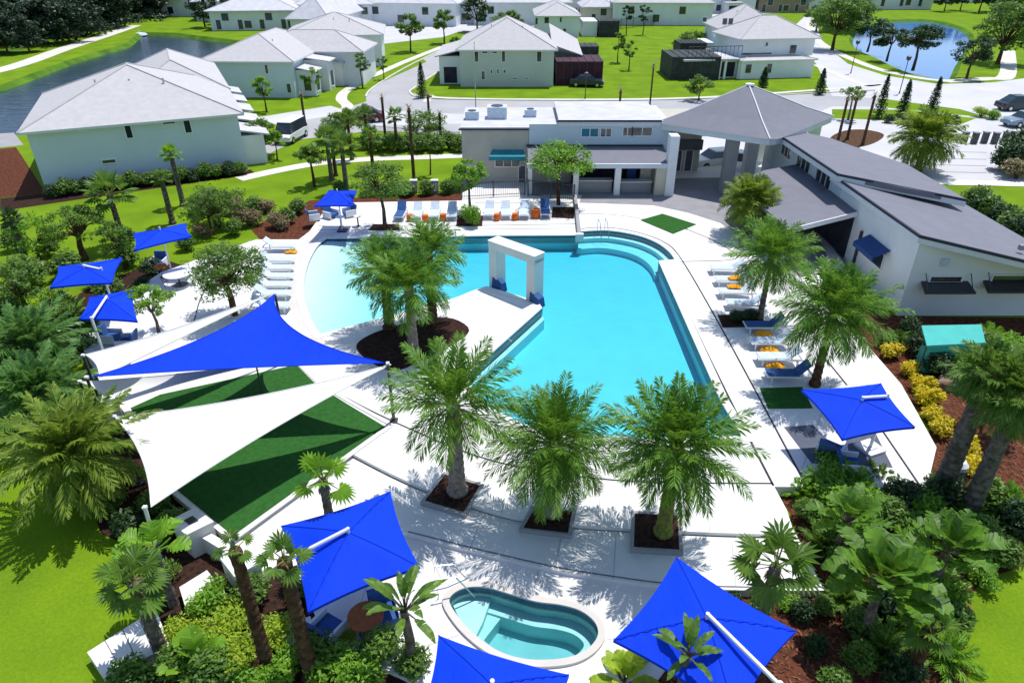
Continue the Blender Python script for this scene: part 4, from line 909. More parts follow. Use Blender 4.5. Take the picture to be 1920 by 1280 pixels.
# --- big soft palms at the left edge
GL = 'large drooping palms at the left edge'
for (px, py, h, L, s_, rz, lab, lf) in ((140, 850, 2.2, 2.7, 1.0, 0, 'biggest drooping palm at the left edge beside the white sail tip', 'leaf_palm_yellow'), (70, 740, 1.9, 2.3, 1.0, 1, 'drooping palm just above the biggest left palm', 'leaf_cycad'), (62, 650, 1.9, 2.5, 1.0, 2.2, 'wide drooping palm below the plants at the far left', 'leaf_cycad'), (-60, 690, 2.0, 2.4, 1, 3, 'drooping palm cut by the left image edge', 'leaf_cycad')):
    o = make_cycad(int(px) + 500, L, 74 if px == 140 else 60, lf, h, 24, .42, .12); p = G(px, py, h); o.location = (p.x, p.y, 0); o.rotation_euler = (0, 0, rz); tag(o, lab, 'palm tree', GL)

# --- small fan palms, left lawn and foreground
GF = 'fan palms in the planting beds'
def at_crown(o, px, py, z, rz=0, label=None, group=None):
    p = G(px, py, z); o.location = (p.x, p.y, 0); o.rotation_euler = (0, 0, rz)
    if label: o['label'] = label
    if group: o['group'] = group
    return o
at_crown(make_fan_palm(21, 4.6, .55, 'leaf_mid', 6, 'bark_brown', .18), 440, 1030, 4.6, 0, 'fan palm with thick grey trunk beside the white wall pillars', GF)
at_crown(make_fan_palm(22, 4.5, .7, 'leaf_mid', 9, 'bark_brown', .20), 532, 1050, 4.5, 1, 'fan palm with rough trunk just left of the shade with the white arm', GF)
at_crown(make_fan_palm(23, 3.0, 1.0, 'leaf_mid', 16, 'bark_grey', .19), 250, 1090, 3.0, 1, 'fan palm with wide leaves and drooping dry fronds above the grooved bench', GF)
at_crown(make_fan_palm(24, 3.4, 1.0, 'leaf_bright', 9, 'bark_grey', .16), 605, 900, 3.4, 1.6, 'small fan palm between the green turf and the blue shade', GF)
at_crown(make_fan_palm(25, 3.1, 1.2, 'leaf_mid', 15, 'bark_grey', .17), 1455, 1060, 3.1, .6, 'fan palm growing beside the deck corner on the right', GF)
at_crown(make_palm(26, 5.2, 1.25, 'leaf_mid', 'bark_grey', n=46, nl=26, low=R(-45), ll=.34, r0=.34), 1856, 700, 5.2, .6, 'tall palm with thick smooth trunk beside the litter bin', GF)
at_crown(make_palm(27, 5.0, 1.4, 'leaf_mid', 'bark_grey', n=60, nl=26, low=R(-50), ll=.34, r0=.30), 1915, 740, 5.0, 1.6, 'tall palm cut by the right image edge', GF)
at_crown(make_bigleaf(28, 2.2, .75, .36, 9, 'leaf_bright', .35), 290, 1035, 2.2, 2, 'broad rounded bright leaves beside the white wall pillar', GF)
for (px, py, h, r_, lab, lf) in ((205, 365, 3.4, 1.7, 'fan palm with fat crown on the left lawn near the blue house wall', 'leaf_mid'), (320, 290, 3.8, .9, 'slim palm standing against the blue house wall', 'leaf_bright'), (302, 335, 3.2, .8, 'thin palm with sparse crown on the left lawn', 'leaf_mid'),
                          (20, 412, 3.0, .8, 'leaning trunk palm at the left edge of the lawn', 'leaf_dark'), (612, 262, 3.3, 1.3, 'palm with curved trunk left of the winding path', 'leaf_mid'), (640, 275, 3.6, 1.4, 'palm leaning over the winding path', 'leaf_mid')):
    at_crown(make_fan_palm(int(px), h, r_, lf, 18, 'bark_grey', .2), px, py, h, px, lab, GF)

# --- banana-like plants
GB_ = 'wide leaved plants in the beds'
at_crown(make_bigleaf(31, 2.2, 1.25, .33, 26, 'leaf_broad', .45), 1655, 1085, 2.4, 0, 'huge leaved plant with hanging blades in the right foreground bed', GB_)
at_crown(make_bigleaf(32, 1.8, 1.0, .28, 20, 'leaf_broad', .45), 1780, 1030, 1.9, 1, 'wide leaved plant behind the huge one near the right lawn', GB_)
at_crown(make_bigleaf(33, 1.6, .9, .22, 20, 'leaf_broad', .45), 1590, 980, 1.6, 2, 'wide leaved plant between bright bush and huge leaved plant', GB_)
at_crown(make_bigleaf(34, 1.0, .9, .25, 14, 'leaf_bright', .4, trunk=False), 370, 1235, .5, 2, 'bright wide leaved plant next to the grooved bench', GB_)
at_crown(make_bigleaf(35, .9, .8, .16, 18, 'leaf_lime', .3, trunk=False), 1172, 1262, .5, 1, 'lime leafed plant between the spa and the big right shade', GB_)
at_crown(make_bigleaf(36, 2.4, .9, .10, 16, 'leaf_mid', .4), 760, 1150, 2.3, 1, 'upright narrow leaved plant beside the spa edge', GB_)
at_crown(make_bigleaf(37, 3.1, .7, .10, 12, 'leaf_mid', .3), 1290, 1232, 3.1, 1, 'narrow leaved plant poking up in front of the right shade', GB_)
at_crown(make_bigleaf(38, .9, .9, .13, 22, 'leaf_bright', .3, trunk=False), 60, 590, .5, 1, 'leafy plant at the far left above the drooping palms', GB_)
at_crown(make_bigleaf(39, .9, .9, .13, 22, 'leaf_bright', .3, trunk=False), 130, 580, .5, 2, 'leafy plant left of the lowest left shade', GB_)

# --- broadleaf trees
GT = 'broadleaf trees'
def T(px, py, h, cr, ch, seed, lab, leaf='leaf_mid', bark='bark_grey', cl_=34, per=90, sz=.11, r0=.12, z=0.0, trunks=1, name='tree', group=GT):
    return put(make_tree(seed, h, cr, ch, leaf, bark, cl_, per, sz, r0, trunks=trunks, name=name), px, py, z, 0, lab, group=group)
T(441, 590, 3.9, 1.9, 2.6, 41, 'bushy tree with forked trunk between the left shade and pool', 'leaf_mid', 'bark_brown', 60, 120, .08, .13, ZA, 2)
T(299, 628, 2.6, 1.15, 1.5, 42, 'small bright tree beside the lowest left blue shade', 'leaf_bright', 'bark_grey', 26, 80, .08, .08, ZA)
T(722, 430, 4.3, 2.0, 2.1, 43, 'spreading tree with dark trunk behind the left end of the back loungers', 'leaf_mid', 'bark_brown', 44, 90, .09, .13, ZA)
T(882, 398, 3.7, 1.25, 1.9, 44, 'small tree beside the left end of the clubhouse', 'leaf_bright', 'bark_grey', 30, 90, .09, .1, ZA)
T(1047, 384, 4.5, 2.2, 2.3, 45, 'round spreading tree in front of the clubhouse porch', 'leaf_bright', 'bark_brown', 48, 110, .10, .13, ZA)
T(160, 487, 3.3, 1.7, 2.0, 46, 'leafy tree behind the upper left blue shade', 'leaf_mid', 'bark_brown', 34, 90, .09, .2, 0)
T(590, 350, 3.3, 1.2, 1.6, 47, 'small tree by the winding path left of the back shade', 'leaf_mid', 'bark_brown', 26, 80, .10, .12)
T(410, 425, 2.8, 2.2, 2.2, 48, 'wide scrubby bush-like tree on the left lawn', 'leaf_mid', 'bark_grey', 44, 90, .09, .1, 0, 3)
T(495, 292, 3.2, 1.6, 2.3, 49, 'bushy tree at the right corner of the large blue house', 'leaf_mid', 'bark_brown', 30, 90, .12, .12)
T(500, 210, 4.0, 1.1, 2.6, 50, 'bright tree standing by the porches of the large blue house', 'leaf_bright', 'bark_brown', 22, 70, .14, .1)
T(650, 262, 2.8, 2.2, 2.2, 51, 'dark green tree behind the winding path', 'leaf_mid', 'bark_brown', 34, 90, .12, .12)
T(800, 262, 2.6, 2.4, 2.2, 52, 'dark green tree left of the clubhouse wall', 'leaf_mid', 'bark_brown', 34, 90, .12, .12)
T(807, 328, 3.4, .8, 1.4, 53, 'staked young tree in a mulch ring on the lawn', 'leaf_mid', 'bark_brown', 12, 50, .1, .06)
T(520, 300, 2.6, .9, 1.5, 54, 'small tree on the verge below the white van', 'leaf_bright', 'bark_brown', 14, 60, .12, .07)
T(1711, 133, 6.2, 3.2, 3.0, 55, 'round tree with clear trunk standing at the near pond shore', 'leaf_dark', 'bark_brown', 36, 90, .22, .22)
T(1662, 116, 5.2, 2.6, 3.0, 56, 'round tree left of the largest pond shore tree', 'leaf_dark', 'bark_brown', 30, 80, .22, .18)
T(1626, 98, 5.6, 3.0, 3.2, 57, 'leftmost round tree at the near pond shore', 'leaf_dark', 'bark_brown', 30, 80, .22, .18)
T(1812, 148, 5.4, 2.6, 3.6, 58, 'tree at the right hand corner of the pond', 'leaf_dark', 'bark_brown', 30, 80, .2, .18)
T(1870, 120, 9.0, 4.4, 7.4, 59, 'big tree on the grass right of the pond', 'leaf_mid', 'bark_brown', 60, 90, .25, .3)
T(1880, 70, 9.5, 5.0, 8.0, 60, 'big tree behind the one right of the pond', 'leaf_mid', 'bark_brown', 50, 90, .3, .3)
T(1560, 95, 8.6, 4.5, 6.6, 61, 'large tree at the left end of the pond', 'leaf_mid', 'bark_brown', 60, 90, .25, .3)
T(1590, 60, 9.0, 5.0, 7.4, 62, 'large tree behind the left end of the pond', 'leaf_mid', 'bark_brown', 50, 90, .3, .3)
T(1530, 60, 6.0, 3.0, 4.8, 63, 'tree beside the road left of the pond', 'leaf_mid', 'bark_brown', 30, 80, .25, .2)
T(1158, 118, 4.6, 1.3, 3.0, 64, 'young tree on the far lawn, left of a pair', 'leaf_mid', 'bark_brown', 16, 60, .18, .09)
T(1179, 132, 4.2, 1.0, 2.8, 65, 'young tree on the far lawn, right of a pair', 'leaf_mid', 'bark_brown', 14, 60, .16, .09)
T(1174, 66, 6.0, 1.2, 3.6, 66, 'slim tree at the far end of the lawn, left one', 'leaf_dark', 'bark_brown', 14, 60, .2, .1)
T(1205, 66, 6.0, 1.4, 3.8, 67, 'slim tree at the far end of the lawn, right one', 'leaf_dark', 'bark_brown', 14, 60, .2, .1)
T(1296, 102, 3.6, 3.2, 3.2, 68, 'wide bush behind the dark screened patio on the right', 'leaf_mid', 'bark_brown', 30, 90, .2, .12)
T(1310, 190, 3.0, 1.8, 2.2, 69, 'small tree showing above the portico roof', 'leaf_mid', 'bark_brown', 22, 80, .14, .1)
T(770, 98, 6.0, 2.6, 4.0, 70, 'street tree before the far white townhouse', 'leaf_mid', 'bark_brown', 24, 80, .25, .15)
T(833, 82, 6.0, 2.2, 4.0, 71, 'street tree near the far end of the road', 'leaf_mid', 'bark_brown', 24, 80, .25, .15)
T(680, 165, 4.4, 1.2, 2.8, 72, 'narrow tree on the verge of the side street', 'leaf_mid', 'bark_brown', 14, 60, .16, .09)
T(590, 180, 3.4, 1.2, 2.2, 73, 'small tree before the long townhouse row', 'leaf_bright', 'bark_brown', 14, 60, .16, .09)
T(858, 130, 4.6, 1.4, 3.6, 74, 'bushy tree at the garage of the sage white house', 'leaf_mid', 'bark_brown', 20, 70, .18, .12)
T(720, 150, 3.2, .8, 2.4, 75, 'little tree on the grass strip beside the side street', 'leaf_mid', 'bark_brown', 12, 50, .15, .08)
T(895, 60, 7.0, 3.6, 5.5, 76, 'dark tree before the wide far apartment row', 'leaf_dark', 'bark_brown', 26, 80, .3, .2)
T(950, 60, 4.0, 3.5, 3.6, 77, 'low bushy tree left of the small far house', 'leaf_mid', 'bark_brown', 26, 80, .3, .2)
T(1900, 760, 3.2, 1.5, 2.4, 78, 'wispy tree in the right bed', 'leaf_bright', 'bark_brown', 40, 90, .07, .06)
T(1840, 800, 4.3, 1.3, 2.2, 79, 'wispy tree between the two tall thick trunks', 'leaf_bright', 'bark_brown', 40, 90, .07, .06)
T(1590, 225, 3.4, 1.4, 1.4, 80, 'small tree with bare trunk behind the portico', 'leaf_mid', 'bark_grey', 14, 60, .14, .12)
T(52, 585, 3.0, 1.5, 2.4, 81, 'loose tree at the left edge above the drooping palms', 'leaf_mid', 'bark_brown', 34, 90, .09, .12)
T(236, 505, 3.0, 1.2, 2.0, 82, 'tree rising between the two upper left shades', 'leaf_mid', 'bark_brown', 26, 90, .08, .12)
T(82, 500, 3.2, 1.4, 2.2, 83, 'loose tree just left of the middle left shade', 'leaf_bright', 'bark_brown', 26, 90, .09, .1)
T(120, 640, 2.6, 1.3, 2.0, 84, 'loose tree left of the lowest left shade', 'leaf_mid', 'bark_brown', 30, 90, .08, .1)
T(400, 440, 3.2, 1.5, 2.4, 85, 'tall loose tree behind the forked trunk tree', 'leaf_mid', 'bark_brown', 30, 90, .08, .1)
# --- tree line behind, upper left forest: individual trees
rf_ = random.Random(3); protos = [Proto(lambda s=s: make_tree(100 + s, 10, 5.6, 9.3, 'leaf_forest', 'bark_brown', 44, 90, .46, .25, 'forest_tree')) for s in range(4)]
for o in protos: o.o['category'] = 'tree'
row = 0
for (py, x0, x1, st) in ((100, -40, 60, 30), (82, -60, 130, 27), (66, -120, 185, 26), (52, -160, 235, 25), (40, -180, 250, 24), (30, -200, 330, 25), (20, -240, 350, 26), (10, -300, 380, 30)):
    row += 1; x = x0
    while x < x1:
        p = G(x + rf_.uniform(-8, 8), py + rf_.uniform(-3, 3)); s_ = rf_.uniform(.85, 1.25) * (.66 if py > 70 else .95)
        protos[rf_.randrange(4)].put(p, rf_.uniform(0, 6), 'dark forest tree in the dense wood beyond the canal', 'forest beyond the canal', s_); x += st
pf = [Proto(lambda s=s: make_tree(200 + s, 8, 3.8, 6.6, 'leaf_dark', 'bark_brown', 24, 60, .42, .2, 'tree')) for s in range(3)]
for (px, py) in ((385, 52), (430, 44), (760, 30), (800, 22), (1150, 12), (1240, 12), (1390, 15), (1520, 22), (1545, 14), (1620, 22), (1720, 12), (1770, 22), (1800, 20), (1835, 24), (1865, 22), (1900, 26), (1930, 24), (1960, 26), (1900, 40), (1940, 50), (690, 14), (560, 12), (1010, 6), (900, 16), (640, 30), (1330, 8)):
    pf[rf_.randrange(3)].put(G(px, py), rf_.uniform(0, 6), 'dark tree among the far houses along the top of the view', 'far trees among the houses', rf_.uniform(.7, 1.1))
# bare tall trunks (topped palms) and slim cypresses
def bare(seed, h, r_=.16):
    t = thing('palm_tree', None, 'palm tree'); palm_trunk(seed, h, r_, r_ * .8).build('trunk', 'bark_brown', t)
    m_ = MB(); rnd = random.Random(seed)
    for i in range(14): broadleaf(m_, rnd, V(0, 0, h), i * 2.4, R(70) - R(9) * i, .5, .05, .5, 3)
    m_.build('crown', 'leaf_dry', t); return t
for (px, py, h, lab) in ((724, 272, 4.4, 'newly planted bare palm leaning left behind the path'), (777, 347, 6.0, 'tallest bare palm trunk, on the lawn before the road'), (806, 246, 3.6, 'bare dark palm trunk at the road corner'), (827, 268, 2.8, 'short bare palm trunk beside the clubhouse wall'),
                     (1160, 222, 3.0, 'bare palm trunk above the clubhouse flat roof'), (1216, 222, 5.6, 'tall thin bare palm trunk left of the portico roof'), (573, 238, 3.3, 'bare palm trunk near the maroon car'),
                     (1570, 268, 4.3, 'thin dark palm trunk at the left of the soil island'), (1588, 262, 4.0, 'greenish palm trunk in the middle of the soil island'), (1617, 272, 4.6, 'palm trunk with pale base at the right of the soil island')):
    put(bare(px, h, .14 if px != 1216 else .1), px, py, 0, px, lab, group='bare palm trunks')
def cypress(seed, h, r_):
    t = thing('cypress', None, 'tree'); m_ = MB(); rnd = random.Random(seed)
    for i in range(26):
        f_ = i / 26; leaf_quads(m_, rnd, V(0, 0, .2 + h * f_), (r_ * (1 - f_) ** .7 + .05,) * 2 + (h * .06,), 70, .11)
    m_.build('crown', 'leaf_dark', t); MB().tube([V(0, 0, 0), V(0, 0, h * .6)], .07, 6).build('trunk', 'bark_brown', t); return t
for (px, py, h, lab) in ((1646, 222, 4.4, 'leftmost cypress on the strip beside the parking lot'), (1690, 216, 3.6, 'middle cypress on the strip beside the parking lot'), (1745, 213, 3.8, 'rightmost cypress on the strip beside the parking lot'), (792, 184, 4.0, 'cypress at the street corner'), (1536, 178, 3.0, 'cypress on the lawn right of the portico roof'), (1430, 164, 2.4, 'cypress on the lawn above the portico roof')):
    put(cypress(px, h, .8), px, py, 0, 0, lab, group='cypresses')

# --- shrubs
SP_ = {}
def shrub_proto(kind):
    if kind not in SP_:
        leaf, w_, h, nq, sz, nm = {'green': ('leaf_mid', .8, .9, 1500, .07, 'shrub'), 'bright': ('leaf_bright', .8, .8, 1700, .06, 'shrub'), 'lime': ('leaf_lime', .8, .7, 1700, .05, 'shrub'),
            'yellow': ('leaf_yellow', .5, .5, 900, .06, 'yellow_shrub'), 'dark': ('leaf_dark', .8, .8, 1400, .07, 'shrub'), 'dry': ('leaf_dry', .8, .8, 1400, .07, 'shrub')}[kind]
        SP_[kind] = Proto(lambda: make_shrub(hash(leaf) % 1000 if False else len(leaf) * 7, w_, h, leaf, nq, sz, nm))
    return SP_[kind]
rs = random.Random(11)
def S(kind, px, py, s_, lab, z=0.0, sz_=None):
    k = sz_ if sz_ else 1.0
    shrub_proto(kind).put(G(px, py, z), rs.uniform(0, 6), lab, {'yellow': 'yellow shrubs in the right bed'}.get(kind, kind + ' shrubs in the beds'), (s_, s_, s_ * k))
S('bright', 1555, 900, 1.5, 'bright green bush touching the lower edge of the right deck')
S('bright', 1545, 945, 1.5, 'bright green bush just right of the deck corner')
S('bright', 1590, 1000, 1.7, 'large bright bush above the huge leaved plant')
S('green', 1520, 980, 1.1, 'green bush beside the slanted right edge of the stepped deck')
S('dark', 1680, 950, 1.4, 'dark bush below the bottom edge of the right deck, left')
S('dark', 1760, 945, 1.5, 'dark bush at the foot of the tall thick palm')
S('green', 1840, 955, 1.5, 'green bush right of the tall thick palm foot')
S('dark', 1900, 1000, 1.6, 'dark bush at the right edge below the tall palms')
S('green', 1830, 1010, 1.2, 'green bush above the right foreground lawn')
S('bright', 1720, 1000, 1.1, 'small bright bush in the middle of the right bed')
S('green', 1870, 1060, 1.2, 'green bush bordering the right foreground lawn')
S('green', 1790, 1180, 1.0, 'green bush left of the right foreground lawn')
S('green', 1420, 1150, .7, 'small bush at the foot of the fan palm by the deck corner')
S('bright', 1480, 1140, .6, 'little bright bush below the deck corner')
S('dark', 1650, 1150, 1.3, 'dark bush under the huge leaved plant')
for k, (x, y, lab) in enumerate(((1700, 700, 'topmost yellow shrub, beside the dark green bush'), (1725, 730, 'second yellow shrub from the top of the row'), (1735, 755, 'yellow shrub right of the blue shade corner'), (1748, 790, 'yellow shrub in the middle of the row'), (1765, 815, 'yellow shrub left of the thick trunk'), (1800, 850, 'yellow shrub between the thick trunks'), (1808, 880, 'lowest yellow shrub behind the litter bin'), (1670, 672, 'yellow green shrub at the start of the row'))):
    S('yellow', x, y, 1.35 + .5 * ((k * 7) % 3) / 3, lab)
S('dark', 1720, 660, 1.4, 'dark bush below the seafoam awning'); S('dark', 1750, 700, 1.5, 'dark bush beside the grey rock')
S('dark', 1700, 625, 1.2, 'dark bush left of the seafoam awning'); S('green', 1830, 680, 1.8, 'green bush right of the seafoam awning')
S('bright', 1800, 720, 1.5, 'bright bush behind the tall thick palm'); S('green', 1890, 700, 1.8, 'green bush at the right edge under the palms')
S('green', 1655, 650, .9, 'small bush at the bed start beside the broad palm')
S('dark', 1380, 600, 1.0, 'dark bush at the foot of the slim palm, left', ZA, .6); S('dark', 1405, 598, .9, 'dark bush at the foot of the slim palm, right', ZA, .7)
S('lime', 430, 1190, 1.3, 'lime bush in front of the thick grey trunk'); S('lime', 445, 1245, 1.2, 'lime bush at the bottom edge left of the trunks')
S('bright', 395, 1140, 1.1, 'bright bush below the white concrete pad'); S('lime', 350, 1200, 1.0, 'lime bush right of the grooved bench')
S('green', 330, 1260, 1.1, 'green bush at the bottom edge beside the bench'); S('bright', 545, 1255, 1.0, 'bright bush at the bottom edge between the trunks')
S('bright', 640, 1262, 1.2, 'bright bush at the bottom edge under the shaded chairs'); S('green', 720, 1225, 1.2, 'green bush left of the bottom blue shade')
S('lime', 650, 1200, .6, 'small lime bush beside the blue chair'); S('green', 560, 1120, .7, 'green bush between the two rough trunks')
S('bright', 490, 1300, 1.2, 'bright bush cut by the bottom edge'); S('green', 770, 1260, 1.0, 'green bush touching the bottom blue shade')
S('green', 330, 1000, 1.2, 'green bush left of the white wall pillar'); S('dark', 240, 1000, 1.2, 'dark bush under the biggest left palm')
S('green', 210, 560, 1.6, 'green bush under the upper left shades'); S('green', 60, 540, 2.2, 'big green bush at the left edge of the lawn'); S('green', 130, 520, 1.9, 'green bush left of the upper left shade')
S('green', 20, 600, 1.8, 'green bush cut by the left edge'); S('green', 240, 500, 1.5, 'green bush behind the second left shade'); S('dark', 290, 515, 1.4, 'dark bush below the top left shade')
S('dark', 70, 640, 1.7, 'dark bush under the wide drooping palm'); S('dark', 150, 660, 1.5, 'dark bush left of the long white sail'); S('green', 170, 620, 1.3, 'green bush at the foot of the lowest left shade')
S('dark', 90, 760, 1.7, 'dark bush between the drooping palms'); S('dark', 10, 720, 1.8, 'dark bush at the left edge between palms'); S('green', 205, 770, 1.0, 'green bush beside the small white block')
S('green', 380, 400, 1.6, 'green bush behind the forked trunk tree'); S('dry', 470, 425, 1.7, 'dry brown bush left of the back shade'); S('dry', 520, 430, 1.5, 'dry brown bush nearer the pool corner'); S('green', 540, 420, 1.3, 'green bush left of the back shade foot')
S('dry', 440, 400, 1.5, 'dry bush on the left lawn edge'); S('green', 480, 400, 1.5, 'green bush on the lawn edge behind the dry ones'); S('dry', 380, 445, 1.2, 'dry bush under the wide scrubby tree')
for k, (x, y, kd, z_, lab) in enumerate(((30, 470, 'green', 1.6, 'green bush at the left edge beside the leaning palm'), (90, 480, 'green', 1.4, 'green bush right of the leaning palm on the left lawn'), (180, 540, 'green', 1.2, 'green bush squeezed between the two left shades'), (270, 545, 'dark', 1.0, 'dark bush right of the middle left shade'),
    (200, 900, 'dark', 1.6, 'dark bush hidden behind the biggest left palm'), (300, 960, 'green', 1.1, 'green bush at the tip of the broad white sail'), (210, 960, 'green', 1.2, 'green bush at the lawn edge below the biggest left palm'), (255, 1060, 'bright', 1.1, 'bright bush at the lawn edge left of the fan palm'), (310, 1090, 'green', 1.0, 'green bush left of the white concrete pad'),
    (470, 1130, 'green', 1.1, 'green bush between thick grey trunk and rough trunk'), (520, 1200, 'lime', 1.1, 'lime bush between the trunks lower down'), (590, 1240, 'green', 1.1, 'green bush under the front of the shaded chairs'), (680, 1280, 'bright', 1.2, 'bright bush at the bottom edge left of the bottom shade'), (400, 1290, 'green', 1.3, 'green bush at the bottom edge below the lime bush'), (250, 1300, 'green', 1.2, 'green bush at the bottom edge left of the bench'),
    (240, 460, 'green', 1.3, 'green bush left of the topmost left shade'), (560, 400, 'green', 1.3, 'green bush at the corner of the red mulch bed'), (500, 400, 'dry', 1.4, 'dry bush behind the red mulch bed'), (440, 440, 'green', 1.3, 'green bush at the crown of the forked tree'), (350, 470, 'green', 1.2, 'green bush between forked tree and topmost shade'), (640, 366, 'green', 1.3, 'green bush behind the blue back shade'), (100, 700, 'green', 1.5, 'green bush between the wide and middle drooping palms'))):
    S(kd, x, y, z_, lab)
for k, (x, y, h) in enumerate(((630, 330, 3.4), (660, 300, 3.6), (700, 322, 3.0), (690, 275, 3.0), (745, 285, 3.2))):
    put(make_fan_palm(300 + k, h, 1.1, 'leaf_mid', 14, 'bark_brown', .16), x, y, 0, k, ('curving palm left of the winding path, behind the back shade', 'palm beside the winding path bend', 'palm behind the spreading tree near the path', 'palm on the far side of the winding path', 'palm between path and road near the bare trunks')[k], group=GF)
S('bright', 884, 423, 1.3, 'square clipped bush among the back loungers', ZA, 1.5)
for k, (x, y, lab) in enumerate(((690, 366, 'pale bush behind the back shade'), (715, 364, 'pale bush beside the dark trunk'), (740, 366, 'green bush right of the dark trunk'), (800, 366, 'green bush left of the clubhouse fence'), (840, 362, 'green bush nearest the clubhouse fence'), (765, 368, 'bush beside the grey utility box'))):
    S('lime' if k < 2 else 'green', x, y, 1.3, lab)
for k in range(17):
    x = 100 + k * 22; y = 366 - (x - 90) * .117
    S('green' if k % 3 else 'dark', x, y + 4, 1.25 + .25 * (k % 2), 'hedge bush in the row under the blue house wall')
for o in [o for o in bpy.data.objects if o.get('label') == 'hedge bush in the row under the blue house wall']: o['group'] = 'hedge under the blue house wall'
for k in range(10): S('green', 690 + k * 19, 292 - 12 + (k % 2) * 5, 1.8, 'hedge bush along the road behind the winding path')
for o in [o for o in bpy.data.objects if o.get('label') == 'hedge bush along the road behind the winding path']: o['group'] = 'hedge behind the winding path'
for k in range(8): S('dark', 1668 + k * 17, 231 + (k % 2), 1.2, 'low hedge bush on the strip of cypresses')
for o in [o for o in bpy.data.objects if o.get('label') == 'low hedge bush on the strip of cypresses']: o['group'] = 'hedge on the cypress strip'
for k in range(6): S('dark' if k % 2 else 'green', 1822 + k * 16, 395 + k * 12, 2.2, 'rounded bush on the lawn behind the right wing roof')
for o in [o for o in bpy.data.objects if o.get('label') == 'rounded bush on the lawn behind the right wing roof']: o['group'] = 'bushes behind the right wing'
S('dark', 1880, 320, 3.2, 'big dark bush at the parking lot, left part'); S('dark', 1915, 300, 3.4, 'big dark bush at the parking lot, cut by the edge'); S('dry', 1905, 336, 2.2, 'brown bush at the foot of the dark parking lot bush')
S('green', 1020, 236, 2.0, 'bush behind the clubhouse left wing roof'); S('green', 985, 240, 1.8, 'bush near the flagpole behind the clubhouse'); S('bright', 1052, 232, 1.6, 'bright bush behind the clubhouse flat roof'); S('bright', 1205, 228, 1.4, 'bright bush at the foot of the tall thin trunk')
S('lime', 1838, 220, 1.6, 'lime bush at the parking lot entrance'); S('bright', 1860, 224, 1.4, 'bright bush right of the entrance bush')

# --- loose grass blades on the nearer lawns and undergrowth of the wood
def inside(p, poly):
    c = False; n = len(poly)
    for i in range(n):
        a, b = poly[i], poly[i - 1]
        if (a[1] > p[1]) != (b[1] > p[1]) and p[0] < (b[0] - a[0]) * (p[1] - a[1]) / (b[1] - a[1]) + a[0]: c = not c
    return c
def tufts(name, px, n, h, m, label, seed):
    rnd = random.Random(seed); q = [(p.x, p.y) for p in GS(px)]; x0, x1 = min(p[0] for p in q), max(p[0] for p in q); y0, y1 = min(p[1] for p in q), max(p[1] for p in q); mb = MB(); k = 0
    while k < n:
        x, y = rnd.uniform(x0, x1), rnd.uniform(y0, y1)
        if not inside((x, y), q): continue
        k += 1
        for _ in range(3):
            a = rnd.uniform(0, 6.28); hh = h * rnd.uniform(.6, 1.4); w_ = h * .22
            mb.add([(x + math.cos(a) * w_, y + math.sin(a) * w_, 0), (x - math.cos(a) * w_, y - math.sin(a) * w_, 0), (x + rnd.uniform(-.6, .6) * h, y + rnd.uniform(-.6, .6) * h, hh)], [(0, 1, 2)])
    return tag(mb.build(name, m), label, 'grass', None, 'stuff')
leafmat('grass_blade', (0.13, 0.22, 0.010), (0.18, 0.295, 0.012), 0.2, 0.8)
rnd = random.Random(5); ug = MB(); q = [(p.x, p.y) for p in GS([(-300, 118), (60, 98), (240, 52), (390, 20), (390, 6), (-900, 20)])]
xs = [p[0] for p in q]; ys = [p[1] for p in q]; k = 0
while k < 900:
    x, y = rnd.uniform(min(xs), max(xs)), rnd.uniform(min(ys), max(ys))
    if not inside((x, y), q): continue
    k += 1; leaf_quads(ug, rnd, (x, y, .9), (2.6, 2.6, 1.4), 40, .5)
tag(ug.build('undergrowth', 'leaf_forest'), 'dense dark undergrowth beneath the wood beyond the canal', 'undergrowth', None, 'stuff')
# more planting in the right hand bed
GX = 'ferny plants in the right bed'
fp = Proto(lambda: make_cycad(77, .95, 34, 'leaf_bright', .15, 16, .22, .06)); fq = Proto(lambda: make_cycad(78, .8, 30, 'leaf_mid', .12, 16, .2, .06))
for o in (fp.o, fq.o): o.name = 'fern_plant'; o['category'] = 'plant'
for k, (x, y, s_, w_) in enumerate(((1600, 930, 1.2, 'right of the bright bush under the right deck'), (1640, 905, 1.0, 'against the lower edge of the right deck'), (1500, 930, .8, 'by the corner where the decks meet'), (1540, 1030, 1.1, 'left of the huge leaved plant near the deck corner'), (1700, 1060, 1.2, 'between the two wide leaved plants'),
        (1820, 1060, 1.1, 'at the top corner of the right lawn'), (1735, 1130, 1.1, 'right of the huge leaved plant trunk'), (1580, 1130, .9, 'below the deck corner bed'), (1770, 1240, 1.0, 'left edge of the right lawn near the bottom'), (1650, 1230, 1.2, 'right of the rocks at the bottom'), (1885, 960, 1.2, 'at the right edge by the second thick trunk'), (1800, 970, 1.0, 'in front of the thick trunk'), (1850, 640, 1.1, 'beside the seafoam stall'), (1680, 640, .9, 'at the upper end of the right bed'), (1700, 1180, .9, 'in the shade of the huge leaved plant'))):
    (fp if k % 2 == 0 else fq).put(G(x, y), k * 1.3, 'ferny plant ' + w_, GX, s_)
for k, (x, y, s_, w_) in enumerate(((1620, 960, 1.3, 'above the huge leaved plant, right of the bright bush'), (1660, 990, 1.3, 'behind the huge leaved plant in the bed centre'), (1730, 960, 1.2, 'left of the thick trunk below the deck'), (1570, 1060, 1.1, 'left of the huge leaved plant'), (1840, 1090, .9, 'at the lawn corner on the right'), (1610, 1180, 1.0, 'above the rocks on the right'), (1760, 1120, 1.2, 'below the second wide leaved plant'))):
    S('green' if k % 2 else 'bright', x, y, s_, 'leafy bush ' + w_)

